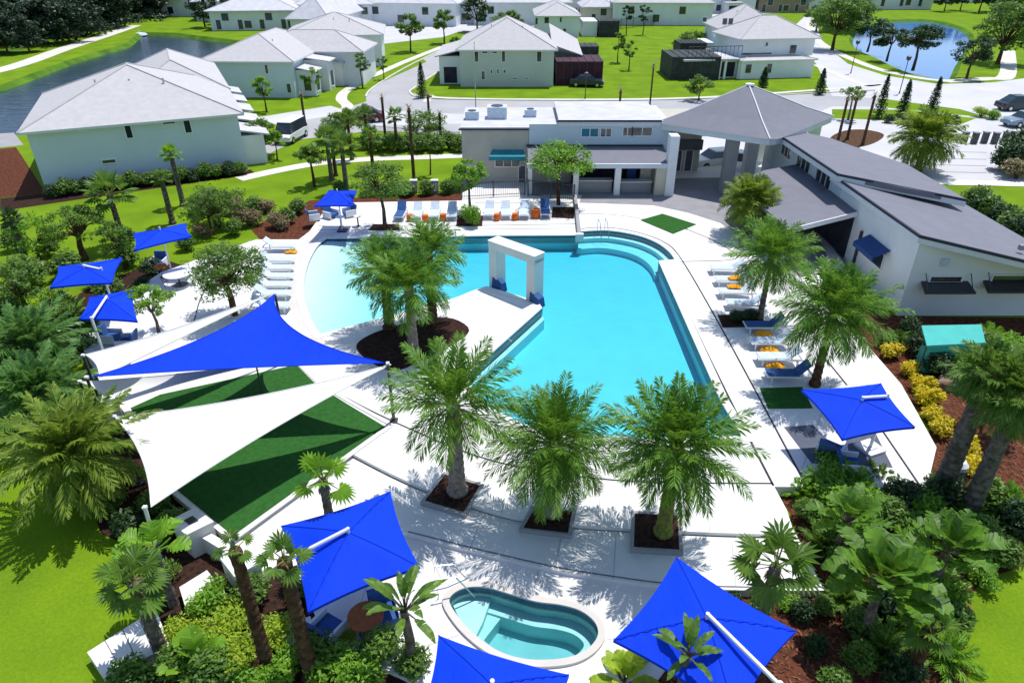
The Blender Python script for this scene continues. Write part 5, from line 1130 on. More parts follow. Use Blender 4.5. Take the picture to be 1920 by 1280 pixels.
for k, (x, y, s_, lab) in enumerate(((1500, 1160, .8, 'small green bush below the deck corner, left one'), (1540, 1150, .7, 'small green bush below the deck corner, right one'), (1530, 1215, .7, 'small green bush beside the corner of the bottom right shade'), (1600, 1250, .9, 'green bush at the bottom edge in the right bed'), (1700, 1275, 1.1, 'green bush at the bottom edge near the right lawn'), (1560, 1290, .9, 'green bush cut by the bottom edge in the right bed'), (1380, 1128, .45, 'tiny bush by the step below the fan palm'))):
    S('green' if k % 2 else 'dark', x, y, s_, lab)
at_crown(make_fan_palm(29, 2.0, .8, 'leaf_mid', 10, 'bark_brown', .2), 1745, 1180, 2.0, .6, 'short dark trunked fan palm near the bottom of the right bed', GF)
lt = MB(); rnd = random.Random(9); bed = [(p.x, p.y) for p in GS([(1500, 1010), (1560, 1105), (1340, 1108), (1190, 1290), (1790, 1290), (1830, 1090), (1930, 1040), (1930, 640), (1700, 640), (1755, 830), (1740, 912), (1455, 912)])]
k = 0
while k < 5200:
    x, y = rnd.uniform(2, 30), rnd.uniform(9, 34)
    if not inside((x, y), bed): continue
    k += 1; a = rnd.uniform(0, 3.14); L_ = rnd.uniform(.04, .13); w_ = rnd.uniform(.015, .035); t_ = rnd.uniform(-.04, .04)
    c0, s0 = math.cos(a), math.sin(a); lt.add([(x - c0 * L_, y - s0 * L_, .02), (x + s0 * w_, y - c0 * w_, .035), (x + c0 * L_, y + s0 * L_, .03 + abs(t_)), (x - s0 * w_, y + c0 * w_, .03)], [(0, 1, 2, 3)])
tag(lt.build('bark_mulch', 'mulch_chips'), 'loose red brown bark chips over the right hand bed', 'mulch', None, 'stuff')
# ================================================================== SHADES AND SAILS
def umbrella(px, z, apex_px, arm=None, label='', posts=None, rise=.42, zg=0.0, sag=.07):
    """square fabric shade: corner pixels give the plan, apex lifted, edges scalloped; cantilever arm and post"""
    c = [G(a, b, z) for a, b in px]; ce = sum(c, V(0, 0, 0)) / 4; base = V(ce.x, ce.y, zg)
    t = thing('cantilever_umbrella', label, 'umbrella', base, 0, 'square blue shades round the pool deck')
    N = 14; vs = []
    for j_ in range(N + 1):
        for i in range(N + 1):
            u, v = 2 * i / N - 1, 2 * j_ / N - 1
            p = (c[0] * (1 - u) * (1 - v) + c[1] * (1 + u) * (1 - v) + c[2] * (1 + u) * (1 + v) + c[3] * (1 - u) * (1 + v)) / 4
            k = sag * ((1 - u * u) * v ** 4 + (1 - v * v) * u ** 4)
            p = p + (ce - p) * k; m_ = max(abs(u), abs(v))
            r_ = rise * (1 - m_) * (1 + .25 * m_) - .05 * (1 - abs(abs(u) - abs(v))) * 0
            r_ -= .06 * math.sin(math.pi * m_) * min(1, 2.0 * abs(abs(u) - abs(v)))
            vs.append(V(p.x, p.y, z + r_))
    top = MB().add(vs, [(j_ * (N + 1) + i, j_ * (N + 1) + i + 1, (j_ + 1) * (N + 1) + i + 1, (j_ + 1) * (N + 1) + i) for j_ in range(N) for i in range(N)])
    ed = [vs[i] for i in range(N + 1)] + [vs[(N + 1) * (k + 1) + N] for k in range(N)] + [vs[N * (N + 1) + N - 1 - i] for i in range(N)] + [vs[(N - 1 - k) * (N + 1)] for k in range(N - 1)]
    m_ = len(ed); top.add(ed + [p - V(0, 0, .09) for p in ed], [(i, (i + 1) % m_, (i + 1) % m_ + m_, i + m_) for i in range(m_)])
    cn = top.build('canopy', 'canvas_blue', t, smooth=True)
    ap_ = V(ce.x, ce.y, z + rise)
    for (i0, j0) in ((0, 0), (N, 0), (N, N), (0, N)):
        di, dj = (1 if i0 == 0 else -1), (1 if j0 == 0 else -1); MB().tube([vs[(j0 + dj * k_) * (N + 1) + i0 + di * k_] + V(0, 0, .006) for k_ in range(N // 2 + 1)], .014, 4).build('seam', 'canvas_blue', cn)
    for q in c: MB().tube([ap_ - V(0, 0, .12), V(q.x, q.y, z) + (ap_ - V(q.x, q.y, z)) * .09 - V(0, 0, .12)], .018, 6).build('rib', 'metal_white', t)
    MB().tube([ap_ - V(0, 0, .3), ap_ + V(0, 0, .16)], .05, 8).build('hub', 'metal_white', t)
    if arm:
        a = G(arm[0], arm[1], z + .15); tip = ap_ + V(0, 0, .12); d_ = (a - tip)
        MB().tube([tip, a], .055, 8).build('arm', 'metal_white', t)
        pb = V(a.x, a.y, zg)
        MB().tube([a + V(0, 0, .1), pb], .06, 10).build('post', 'metal_white', t)
        b_ = MB().box((pb.x, pb.y, zg + .06), (.8, .8, .12), .4); b_.box((pb.x, pb.y, zg + .14), (.35, .35, .05), .4); b_.build('base', 'concrete_white', t)
    else:
        MB().tube([ap_ - V(0, 0, .1), V(ce.x, ce.y, zg)], .045, 10).build('post', 'metal_white', t)
        MB().box((ce.x, ce.y, zg + .05), (.6, .6, .1)).build('base', 'metal_dark', t)
    return t
umbrella([(527, 985), (732, 920), (787, 1062), (577, 1147)], 2.75, None, (528, 1055), 'large blue shade with white arm left of the spa', zg=.0, rise=.5)
umbrella([(1268, 1043), (1493, 1182), (1380, 1345), (1150, 1199)], 2.75, None, (1462, 1284), 'large blue shade with long white arm right of the spa', zg=0, rise=.5)
umbrella([(822, 1190), (1067, 1264), (1040, 1440), (775, 1370)], 2.75, None, None, 'blue shade cut by the bottom edge below the spa', zg=ZC, rise=.5)
umbrella([(1503, 730), (1652, 718), (1716, 800), (1580, 823)], 2.75, None, (1664, 742), 'blue shade on the right deck near the yellow shrubs', zg=ZA, rise=.35)
umbrella([(249, 438), (349, 419), (359, 443), (252, 469)], 2.9, None, None, 'topmost of the three blue shades on the left', zg=ZA, rise=.35)
umbrella([(110, 499), (229, 483), (210, 530), (93, 539)], 2.8, None, (190, 505), 'middle one of the three blue shades on the left, over the bushes', zg=0, rise=.3)
umbrella([(168, 556), (248, 541), (258, 602), (148, 598)], 2.75, None, (172, 598), 'lowest of the three blue shades on the left with white arm', zg=.0, rise=.35)
umbrella([(589, 386), (616, 357), (669, 358), (661, 386)], 2.7, None, None, 'blue shade behind the shallow end beside the back loungers', zg=ZA, rise=.45)

def sail(A, B, C, sags, m, label, group='triangular sails over the turf', belly=-.15, posts=()):
    ce = (A + B + C) / 3; t = thing('shade_sail', label, 'shade sail', V(ce.x, ce.y, 0), 0, group); N = 20; idx = {}; vs = []; fs = []
    sv = [(C - (A + B) / 2) * sags[0], (A - (B + C) / 2) * sags[1], (B - (C + A) / 2) * sags[2]]
    for i in range(N + 1):
        for j_ in range(N + 1 - i):
            a = 1 - (i + j_) / N; b = i / N; c_ = j_ / N
            p = A * a + B * b + C * c_ + sv[0] * (4 * a * b) * (1 - c_) + sv[1] * (4 * b * c_) * (1 - a) + sv[2] * (4 * c_ * a) * (1 - b)
            p.z += belly * 27 * a * b * c_; idx[(i, j_)] = len(vs); vs.append(p)
    for i in range(N):
        for j_ in range(N - i):
            fs.append((idx[(i, j_)], idx[(i + 1, j_)], idx[(i, j_ + 1)]))
            if i + j_ < N - 1: fs.append((idx[(i + 1, j_)], idx[(i + 1, j_ + 1)], idx[(i, j_ + 1)]))
    n = len(vs); fs2 = fs + [tuple(k + n for k in f[::-1]) for f in fs]
    MB().add(vs + [v - V(0, 0, .012) for v in vs], fs2).build('fabric', m, t, smooth=True)
    e = [vs[idx[(i, 0)]] for i in range(N + 1)] + [vs[idx[(N - i, i)]] for i in range(1, N + 1)] + [vs[idx[(0, N - i)]] for i in range(1, N + 1)]
    MB().tube(e, .022, 5, cap=False).build('hem', m, t); return t
def pole(x, y, h, lab, z=0.0, r_=.07, lean=(0, 0), m='metal_dark'):
    t = thing('sail_post', lab, 'post', (x, y, z), 0, 'posts carrying the sails')
    MB().tube([V(x, y, z), V(x + lean[0], y + lean[1], h)], [r_, r_ * .8], 10).build('mast', m, t)
    MB().box((x, y, z + .03), (.3, .3, .06)).build('foot_plate', 'metal_dark', t)
    MB().box((x + lean[0], y + lean[1], h + .03), (.12, .12, .08)).build('bracket', 'metal_white', t); return t
P1 = G(514, 552, 3.9); P2 = G(722, 680, 3.2); P3 = G(172, 706, 3.3)
sail(P1, P2, P3, (.13, .02, .10), 'canvas_blue', 'blue triangular sail stretched above the green turf', belly=-.1)
W1 = G(508, 551, 3.75); W2 = G(160, 665, 3.2); W3 = G(186, 708, 3.1)
sail(W1, W2, W3, (.12, .02, .0), 'canvas_white', 'long narrow white sail above and behind the blue sail')
X1 = G(733, 683, 3.05); X2 = G(215, 782, 3.0); X3 = G(283, 950, 2.6)
sail(X1, X2, X3, (.075, .03, .05), 'canvas_white', 'broad white sail in front, reaching from the dark post to the left palm')
Y1 = G(480, 684, 2.5); Y2 = G(150, 716, 2.4); Y3 = G(200, 764, 2.2)
sail(Y1, Y2, Y3, (.05, .05, .10), 'canvas_white', 'lowest white sail partly hidden beneath the blue sail')
pole(P2.x + .1, P2.y, 3.15, 'dark post holding the right corners of the sails', ZA)
pole(P1.x, P1.y + .1, 3.85, 'post holding the top corner of the blue sail', ZA)
pole(P3.x - .2, P3.y, 3.25, 'post behind the left palms holding the blue sail', 0)
pole(X3.x - .25, X3.y - .1, 2.6, 'short post holding the lower tip of the broad white sail', 0, lean=(.1, .05), m='metal_white')
pole(W2.x - .1, W2.y, 3.15, 'post holding the left tip of the long narrow sail', 0)
pole(X2.x, X2.y, 3.0, 'post holding the left corner of the broad white sail', 0)
pole(Y2.x, Y2.y, 2.4, 'post holding the left corner of the lowest sail', 0)
pole(Y1.x, Y1.y, 2.5, 'slim post below the edge of the blue sail', ZA, .04)

# ================================================================== POOL FEATURES
ar = thing('water_arch', 'white square water arch standing at the corner of the pool island', 'arch', G(960, 555, ZA), 0)
a0, a1 = G(929, 543, WL), G(991, 556, WL); zt = ZH(462, a0.y); d_ = (a1 - a0); d_.z = 0; L_ = d_.length; rz = math.atan2(d_.y, d_.x); dd = d_.normalized()
a1 = a0 + dd * (L_ + .55); a0 = a0 - dd * .05; L_ = (a1 - a0).length; zt = 3.05
rz = math.atan2(-2.0, 2.2); dd = V(math.cos(rz), math.sin(rz), 0); a0 = V(-.82, 34.75, 0); a1 = a0 + dd * 2.75
for p, nm in ((a0, 'column'), (a1, 'column')):
    MB().box((p.x, p.y, (zt - .8) / 2), (.55, .75, zt + .8 - .45), rz).build(nm, 'plaster_white', ar)
m_ = (a0 + a1) / 2
MB().box((m_.x, m_.y, zt - .2), ((a1 - a0).length + .55, .77, .42), rz).build('beam', 'plaster_white', ar)
MB().box((m_.x, m_.y, zt + .03), ((a1 - a0).length + .62, .84, .035), rz).build('beam_cap', 'concrete_white', ar)
for p, s_ in ((a0, 1), (a1, 1)):
    bb = MB(); q = p + dd * .42 * s_ + V(-dd.y, dd.x, 0) * -.2
    bb.hull8([q + dd * a + V(-dd.y, dd.x, 0) * b + V(0, 0, .2) for a, b in ((-.4, -.3), (.25, -.3), (.25, .3), (-.4, .3))], [q + dd * a + V(-dd.y, dd.x, 0) * b + V(0, 0, 1.0 if a < 0 else .75) for a, b in ((-.4, -.22), (.2, -.22), (.2, .22), (-.4, .22))])
    bb.build('splash_guard', 'sling_navy', ar)
def rail(px, z, ht, lab, rz, w_=.9, n=2):
    p = G(px[0], px[1], z); t = thing('handrail', lab, 'handrail', p, 0); dx, dy = math.cos(rz), math.sin(rz)
    for k in range(n):
        o = V(-dy, dx, 0) * .5 * k
        MB().tube([p + o, p + o + V(0, 0, ht), p + o + V(dx * w_ * .5, dy * w_ * .5, ht * .9), p + o + V(dx * w_, dy * w_, -.25)], .022, 8).build('rail', 'steel', t)
    return t
rail((822, 1122), ZC, .85, 'steel handrail at the left end of the spa', R(15), 1.1)
rail((1120, 432), ZA, .8, 'steel handrail at the curved pool steps', R(-80), 1.0)
rail((840, 448), ZA, .6, 'small steel rail on the far pool edge', R(-80), .6)
# divider between decks at the far pool edge
t = thing('pool_wall_divider', 'low grey wall running from the porch to the pool edge', 'low wall', G(1080, 405, ZA), 0)
p, q = G(1078, 372, ZA), G(1086, 446, ZA); s_ = V(.12, 0, 0); MB().hull8([p - s_, q - s_, q + s_, p + s_], [v + V(0, 0, .32) for v in (p - s_, q - s_, q + s_, p + s_)]).build('wall', 'concrete_grey', t)
MB().box((q.x, q.y - .15, ZA + .05), (.5, .3, .6)).build('end_block', 'plaster_white', t)
# planters
def planter(px, label, h=.165):
    q = [V(v.x, v.y, ZB) for v in GS(px, ZA)]; ce = sum(q, V(0, 0, 0)) / 4; t = thing('planter', label, 'planter', V(ce.x, ce.y, ZB), 0, 'square palm planters in the step')
    for i in range(4):
        a, b = q[i], q[(i + 1) % 4]; a2, b2 = a + (ce - a).normalized() * .16, b + (ce - b).normalized() * .16
        MB().hull8([a, b, b2, a2], [v + V(0, 0, h) for v in (a, b, b2, a2)]).build('kerb_stone', 'concrete_grey', t)
    q2 = [p + (ce - p).normalized() * .17 for p in q]; rnd = random.Random(3); N = 12; vs = []
    for j_ in range(N + 1):
        for i in range(N + 1):
            u, v = i / N, j_ / N; p = q2[0] * (1 - u) * (1 - v) + q2[1] * u * (1 - v) + q2[2] * u * v + q2[3] * (1 - u) * v
            vs.append(V(p.x, p.y, ZA + .012 + .02 * rnd.random()))
    MB().add(vs, [(j_ * (N + 1) + i, j_ * (N + 1) + i + 1, (j_ + 1) * (N + 1) + i + 1, (j_ + 1) * (N + 1) + i) for j_ in range(N) for i in range(N)]).build('mulch', 'mulch_dark', t)
planter([(788, 941), (873, 966), (908, 908), (832, 884)], 'leftmost square planter with brown mulch')
planter([(973, 992), (1072, 1004), (1081, 956), (996, 948)], 'middle square planter with brown mulch')
planter([(1182, 1030), (1281, 1036), (1276, 962), (1184, 957)], 'rightmost square planter with brown mulch')
# small bed boxes on the right deck
sheet('planting_strip', [(1345, 590), (1425, 588), (1440, 612), (1355, 614)], ZA + .012, 'mulch_dark')
sheet('planting_strip', [(1424, 727), (1504, 725), (1524, 765), (1440, 766)], ZA + .012, 'turf')
sheet('planting_strip', [(855, 424), (858, 404), (906, 404), (904, 424)], ZA + .012, 'mulch_dark')
sheet('planting_strip', [(1034, 408), (1036, 388), (1078, 388), (1076, 410)], ZA + .012, 'mulch_dark')
sheet('planting_strip', [(690, 432), (700, 420), (748, 420), (750, 432)], ZA + .012, 'mulch_dark')
sheet('dark_deck_sheet', [(1470, 800), (1524, 796), (1596, 868), (1522, 868)], ZA + .012, 'sheet_blue_grey')  # two flat dark blue-grey sheets on the deck by the right umbrella
sheet('dark_deck_sheet', [(1580, 800), (1640, 808), (1674, 876), (1598, 872)], ZA + .012, 'sheet_blue_grey')

# ================================================================== FURNITURE
def make_lounger(c1='sling', frame='metal_white', back=R(38)):
    t = thing('sun_lounger', 'reclining poolside lounger', 'sun lounger'); L, w_ = 1.95, .66; zs = .34
    f = MB()
    for s_ in (-1, 1): f.box((s_ * w_ / 2, 0, zs), (.045, L, .06))
    for y in (-L / 2, L / 2): f.box((0, y, zs), (w_ + .045, .05, .055))
    f.build('frame', frame, t)
    for x in (-1, 1):
        for y in (-.8, .75): MB().box((x * w_ / 2, y, zs / 2 - .012), (.05, .06, zs - .03)).build('leg', frame, t)
    s_ = MB(); s_.box((0, -.33, zs + .045), (w_ - .06, 1.25, .03)); s_.build('seat', c1, t)
    b = MB(); c_, sn = math.cos(back), math.sin(back); y0 = .3
    lo = [V(-w_ / 2 + .02, y0, zs + .05), V(w_ / 2 - .02, y0, zs + .05), V(w_ / 2 - .02, y0 + .72 * c_, zs + .05 + .72 * sn), V(-w_ / 2 + .02, y0 + .72 * c_, zs + .05 + .72 * sn)]
    b.hull8([p - V(0, -sn * .035, c_ * .035) for p in lo], lo); b.build('backrest', c1, t)
    st = MB()
    for x in (-.25, .25): st.tube([V(x, y0 + .5 * c_, zs + .5 * sn), V(x, y0 + .62, zs)], .014, 5)
    st.build('prop', frame, t); return t
def make_table(m='towel_orange'):
    t = thing('side_table', 'round drum side table', 'side table'); b = MB(); ks = ((0, .17), (.06, .22), (.22, .25), (.38, .22), (.44, .19))
    for (z0, r0), (z1, r1) in zip(ks, ks[1:]): b.tube([V(0, 0, z0), V(0, 0, z1)], [r0, r1], 14)
    b.build('drum', m, t); MB().tube([V(0, 0, .441), V(0, 0, .465)], .21, 14).build('top', m, t); return t
def make_towel():
    t = thing('rolled_towel', 'yellow towel', 'towel'); rnd = random.Random(2); b = MB(); N = 8; M_ = 6; vs = []
    for j_ in range(M_ + 1):
        for i in range(N + 1):
            u, v = i / N - .5, j_ / M_ - .5
            vs.append(V(u * .72 + rnd.uniform(-.02, .02), v * .42 + rnd.uniform(-.02, .02), .05 + .16 * math.cos(u * 3) * math.cos(v * 3) + rnd.uniform(-.02, .03)))
    n = len(vs); fs = [(j_ * (N + 1) + i, j_ * (N + 1) + i + 1, (j_ + 1) * (N + 1) + i + 1, (j_ + 1) * (N + 1) + i) for j_ in range(M_) for i in range(N)]
    b.add(vs, fs); b.build('cloth', 'towel_yellow', t, smooth=True)
    MB().tube([V(-.3, .0, .07), V(.3, .02, .07)], .07, 10).build('roll', 'towel_yellow', t); return t
lg = Proto(make_lounger); ln_ = Proto(lambda: make_lounger('sling_navy', 'metal_white', R(50))); tb = Proto(make_table); tw = Proto(make_towel)
ordn = ['first', 'second', 'third', 'fourth', 'fifth', 'sixth', 'seventh', 'eighth', 'ninth', 'tenth']
for k, (x, y) in enumerate(((752, 407), (783, 407), (815, 406), (848, 406), (918, 404), (949, 404), (983, 404), (1022, 402))):
    (ln_ if k in (0, 7) else lg).put(G(x, y, ZA), R(rs.uniform(-3, 3)), ordn[k] + ' lounger from the left in the row behind the pool', 'loungers behind the pool', 1.0)
for k, (x, y, s_) in enumerate(((769, 414, 1), (798, 415, 1), (831, 413, 1), (932, 413, 1), (966, 412, 1), (1004, 408, 1.35))):
    tb.put(G(x, y, ZA), k, ordn[k] + ' orange drum table from the left between the back loungers', 'orange drum tables', s_)
for k, (x, y) in enumerate(((526, 470), (522, 496), (520, 511), (518, 527), (514, 543), (512, 560), (510, 582))):
    lg.put(G(x, y, ZA), R(88 + rs.uniform(-3, 3)), ordn[k] + ' lounger from the top in the row left of the pool', 'loungers left of the pool')
tw.put(G(546, 474, ZA) + V(0, 0, .02), 0, 'orange towel on the deck at the top left lounger', 'towels by the loungers'); tw.put(G(497, 524, ZA) + V(0, 0, .02), 1, 'orange towel between the left loungers', 'towels by the loungers')
for k, (x, y) in enumerate(((1362, 512), (1372, 533), (1380, 556), (1396, 578))):
    lg.put(G(x, y, ZA), R(-94 + rs.uniform(-3, 3)), ordn[k] + ' lounger from the top in the upper right row', 'loungers right of the pool, upper')
tw.put(G(1376, 535, ZA) + V(0, 0, .42), .1, 'orange towel on the second upper right lounger', 'towels by the loungers'); tw.put(G(1374, 552, ZA) + V(0, 0, .42), -.1, 'orange towel on the third upper right lounger', 'towels by the loungers')
for k, (x, y) in enumerate(((1432, 620), (1443, 650), (1458, 680), (1476, 712))):
    (ln_ if k in (0, 3) else lg).put(G(x, y, ZA), R(-92 + rs.uniform(-3, 3)), ordn[k] + ' lounger from the top in the lower right row', 'loungers right of the pool, lower')
for k, (x, y) in enumerate(((1430, 628), (1440, 658), (1452, 688))):
    tb2 = tw.put(G(x, y, ZA) + V(0, 0, .02), .05 * k, 'yellow towel beside the %s lower right lounger' % ordn[k], 'towels by the loungers', 1.15)
# club chairs, tables
def make_chair(c1='sling_navy'):
    t = thing('lounge_chair', 'low blue lounge chair', 'chair'); MB().box((0, 0, .22), (.7, .7, .2)).build('seat', c1, t)
    b = MB(); b.hull8([V(-.35, .28, .3), V(.35, .28, .3), V(.35, .4, .3), V(-.35, .4, .3)], [V(-.35, .42, .8), V(.35, .42, .8), V(.35, .52, .8), V(-.35, .52, .8)]); b.build('backrest', c1, t)
    for x in (-.39, .39): MB().box((x, .03, .3), (.08, .75, .45)).build('armrest', 'metal_white', t)
    for x in (-.3, .3):
        for y in (-.3, .3): MB().box((x, y, .055), (.06, .06, .11)).build('leg', 'metal_white', t)
    return t
ch = Proto(make_chair)
for x, y, r_, z, lab in ((618, 1188, 2.6, 0.12, 'blue lounge chair under the large shade left of the spa'), (722, 1160, .4, ZC, 'blue lounge chair hidden behind the plant left of the spa'), (622, 408, 1, ZA, 'blue lounge chair at the left under the back shade'), (655, 405, -1, ZA, 'blue lounge chair at the right under the back shade'),
                        (590, 412, 2, ZA, 'blue lounge chair at the deck corner behind the shallow end'), (1556, 850, 2.4, ZA, 'dark lounge chair under the right deck shade'), (1590, 880, 1.4, ZA, 'dark lounge chair nearest the bush on the right deck'), (300, 500, 0, ZA, 'blue chair under the topmost left shade'), (212, 640, 1.5, ZA, 'blue chair under the lowest left shade'), (240, 650, -1.5, ZA, 'second blue chair under the lowest left shade')):
    ch.put(G(x, y, z), r_, lab, 'blue lounge chairs')
def rtable(px, py, z, lab, r_=.55, m='metal_white'):
    p = G(px, py, z); t = thing('round_table', lab, 'table', p, 0); MB().tube([p + V(0, 0, .68), p + V(0, 0, .72)], r_, 24).build('tabletop', m, t); MB().tube([p, p + V(0, 0, .68)], .05, 8).build('pedestal', 'metal_dark', t); MB().tube([p, p + V(0, 0, .04)], r_ * .5, 16).build('foot', 'metal_dark', t)
rtable(338, 534, ZA, 'round white table on the left deck', .75); rtable(640, 425, ZA, 'small white table among the chairs under the back shade', .3); rtable(672, 424, ZA, 'small white table right of the other by the back shade', .25); rtable(690, 1185, ZC, 'small orange table under the large left shade', .5, 'wood_orange')
rtable(306, 520, ZA, 'small red table under the topmost left shade', .35, 'towel_orange')
def wchair(px, py, r_, lab):
    p = G(px, py, ZA); t = thing('dining_chair', lab, 'chair', p, r_, 'metal chairs at the round white table')
    MB().box((0, 0, .45), (.45, .45, .04)).build('seat', 'metal_white', t, world=False)
    b = MB(); b.tube([V(-.2, .22, .45), V(-.2, .28, .9), V(.2, .28, .9), V(.2, .22, .45)], .018, 6); b.tube([V(-.2, .25, .68), V(.2, .25, .68)], .015, 6); b.build('backrest', 'metal_dark', t, world=False)
    for x in (-.2, .2):
        for y in (-.2, .2): MB().tube([V(x, y, 0), V(x, y, .43)], .015, 6).build('leg', 'metal_dark', t, world=False)
wchair(322, 546, 2.6, 'metal chair in front of the round white table'); wchair(362, 532, -1.6, 'metal chair right of the round white table'); wchair(350, 520, .2, 'metal chair behind the round white table'); wchair(316, 524, 1.0, 'metal chair left of the round white table')
# litter bin
p = G(1783, 905, ZC); t = thing('litter_bin', 'round white litter bin with domed lid at the thick palm trunk', 'litter bin', p, 0)
MB().tube([p + V(0, 0, 0), p + V(0, 0, .75)], [.28, .31], 20).build('body', 'concrete_grey', t); MB().tube([p + V(0, 0, .75), p + V(0, 0, .9), p + V(0, 0, 1.04), p + V(0, 0, 1.1)], [.33, .31, .2, .06], 20).build('lid', 'metal_white', t); MB().tube([p + V(0, 0, .70), p + V(0, 0, .752)], .325, 20).build('band', 'metal_dark', t)
# rocks
def rock(px, py, s_, lab):
    rnd = random.Random(px); t = thing('rock', lab, 'rock', G(px, py, 0), 0, 'rocks in the beds'); import bmesh
    bm = bmesh.new(); bmesh.ops.create_icosphere(bm, subdivisions=3, radius=1)
    for v in bm.verts:
        k = 1 + .25 * math.sin(v.co.x * 4 + px) * math.cos(v.co.y * 5) + rnd.uniform(-.05, .05); v.co = v.co * k
    me = [tuple(v.co.xyz) for v in bm.verts]; fs = [tuple(v.index for v in f.verts) for f in bm.faces]; bm.free()
    MB().add([(x * s_, y * s_ * .8, z * s_ * .6 + s_ * .3) for x, y, z in me], fs).build('boulder', 'stone', t, world=False)
rock(1778, 726, .55, 'larger grey rock in the right bed'); rock(1805, 730, .4, 'smaller grey rock beside the larger one'); rock(478, 520, .45, 'rock at the foot of the tree by the left loungers')
# white masonry pillars and pads lower left
def block(name, px, z0, z1, lab, m='plaster_white', cat='pillar', cap=True, group=None, hole=False):
    q = [G(a, b, z1) for a, b in px]; ce = sum(q, V(0, 0, 0)) / 4; t = thing(name, lab, cat, V(ce.x, ce.y, z0), 0, group)
    MB().hull8([V(v.x, v.y, z0) for v in q], [V(v.x, v.y, z1 - (.1 if cap else 0)) for v in q]).build('body', m, t)
    if cap:
        q2 = [v + (v - ce).normalized() * .05 for v in q]; MB().hull8([V(v.x, v.y, z1 - .1) for v in q2], [V(v.x, v.y, z1) for v in q2]).build('cap', 'concrete_white', t)
    if hole: q3 = [ce + (v - ce) * .35 for v in q]; MB().hull8([V(v.x, v.y, z1 + .001) for v in q3], [V(v.x, v.y, z1 + .03) for v in q3]).build('light_plate', 'metal_dark', t)
    return t
block('wall_pillar', [(350, 1000), (398, 977), (366, 952), (320, 975)], 0, 1.1, 'white pillar with dark plate on top beside the turf', hole=True)
block('wall_pillar', [(440, 1078), (487, 1052), (457, 1018), (412, 1042)], 0, 1.0, 'plain white pillar at the lower corner of the turf')
a, b, c_ = G(382, 1000, .7), G(432, 1030, .7), None
t = thing('low_wall', 'low white wall joining the two pillars', 'low wall', V(a.x, a.y, 0), 0); nn = V(-(b - a).y, (b - a).x, 0).normalized() * .14
MB().hull8([V(v.x, v.y, 0) for v in (a - nn, b - nn, b + nn, a + nn)], [V(v.x, v.y, .7) for v in (a - nn, b - nn, b + nn, a + nn)]).build('wall', 'plaster_white', t)
block('wall_pillar', [(190, 752), (222, 756), (216, 735), (196, 732)], 0, 1.1, 'small white block beside the left palms under the sails')
block('concrete_pad', [(350, 1146), (424, 1113), (388, 1068), (336, 1100)], 0, .35, 'square white concrete pad below the pillars', 'concrete_white', 'pad', False)
t = block('concrete_bench', [(196, 1270), (318, 1210), (292, 1140), (163, 1222)], 0, .4, 'long white concrete bench with grooves on the left lawn', 'concrete_white', 'bench', False)
e = [G(a, b, .4) for a, b in ((196, 1270), (318, 1210), (292, 1140), (163, 1222))]; gm = MB()
for f_ in (.25, .5, .75):
    a = e[0].lerp(e[1], f_); b = e[3].lerp(e[2], f_); s_ = (e[1] - e[0]).normalized() * .012; gm.hull8([a - s_, a + s_, b + s_, b - s_], [v + V(0, 0, .004) for v in (a - s_, a + s_, b + s_, b - s_)])
gm.build('grooves', 'joint_soft', t)
# seafoam awning by the right wall
t = thing('market_stall', 'seafoam green awning stall at the foot of the right wing wall', 'stall', G(1790, 655, 0), 0)
q = [G(1728, 610, 1.9), G(1840, 608, 1.9), G(1848, 642, 1.6), G(1738, 648, 1.6)]
aw = MB(); aw.hull8([v - V(0, 0, .06) for v in (q[3], q[2], q[1], q[0])], [q[3], q[2], q[1], q[0]]); aw.hull8([q[3] - V(0, .02, .35), q[2] - V(0, .02, .35), q[2] - V(0, -.02, .35), q[3] - V(0, -.02, .35)], [q[3] - V(0, .02, .06), q[2] - V(0, .02, .06), q[2] - V(0, -.02, .06), q[3] - V(0, -.02, .06)]); aw.build('awning', 'canvas_seafoam', t)
ce = sum(q, V(0, 0, 0)) / 4
MB().box((ce.x, ce.y - .1, .5), (2.2, .8, 1.0)).build('counter', 'canvas_seafoam', t)
for v in q: MB().tube([V(v.x, v.y, 0), V(v.x, v.y, v.z - .05)], .035, 6).build('post', 'metal_dark', t)
# fence in front of clubhouse
def fence(name, label, A, B, h, m, posts=2.0, mesh=True, z=0.0, group=None):
    A = V(A.x, A.y, z); B = V(B.x, B.y, z); t = thing(name, label, 'fence', A, 0, group); L = (B - A).length; d, n_ = nrm(A, B); k = max(2, int(L / posts)); z0, zh = V(0, 0, z + .1), V(0, 0, z + h)
    for i in range(k + 1):
        p = A + d * L * i / k; MB().box((p.x, p.y, z + h / 2), (.07, .07, h), math.atan2(d.y, d.x)).build('post', m, t)
    b = MB()
    for zz in (.15, h - .08): b.tube([A + V(0, 0, zz), B + V(0, 0, zz)], .025, 4)
    kk = int(L / .14)
    for i in range(kk): p = A + d * L * (i + .5) / kk; b.box((p.x, p.y, z + h / 2), (.022, .022, h - .1))
    b.build('pickets', m, t); return t
fence('metal_fence', 'dark metal fence in front of the left wing of the clubhouse', G(866, 372, ZA), G(984, 366, ZA), 1.3, 'metal_dark', z=ZA)
fence('metal_fence', 'dark metal fence under the round tree before the porch', G(990, 368, ZA), G(1076, 378, ZA), 1.3, 'metal_dark', z=ZA)
fence('metal_fence', 'long dark fence by the mulch bed left of the clubhouse', G(690, 368, 0), G(862, 362, 0), 1.0, 'metal_dark')
fence('board_fence', 'grey board fence beside the road left of the clubhouse', G(705, 262, 0), G(862, 275, 0), 1.4, 'concrete_grey')
fence('metal_fence', 'distant dark fence at the end of the far lawn', G(1140, 58, 0), G(1310, 38, 0), 2.2, 'screen_dark', 4)
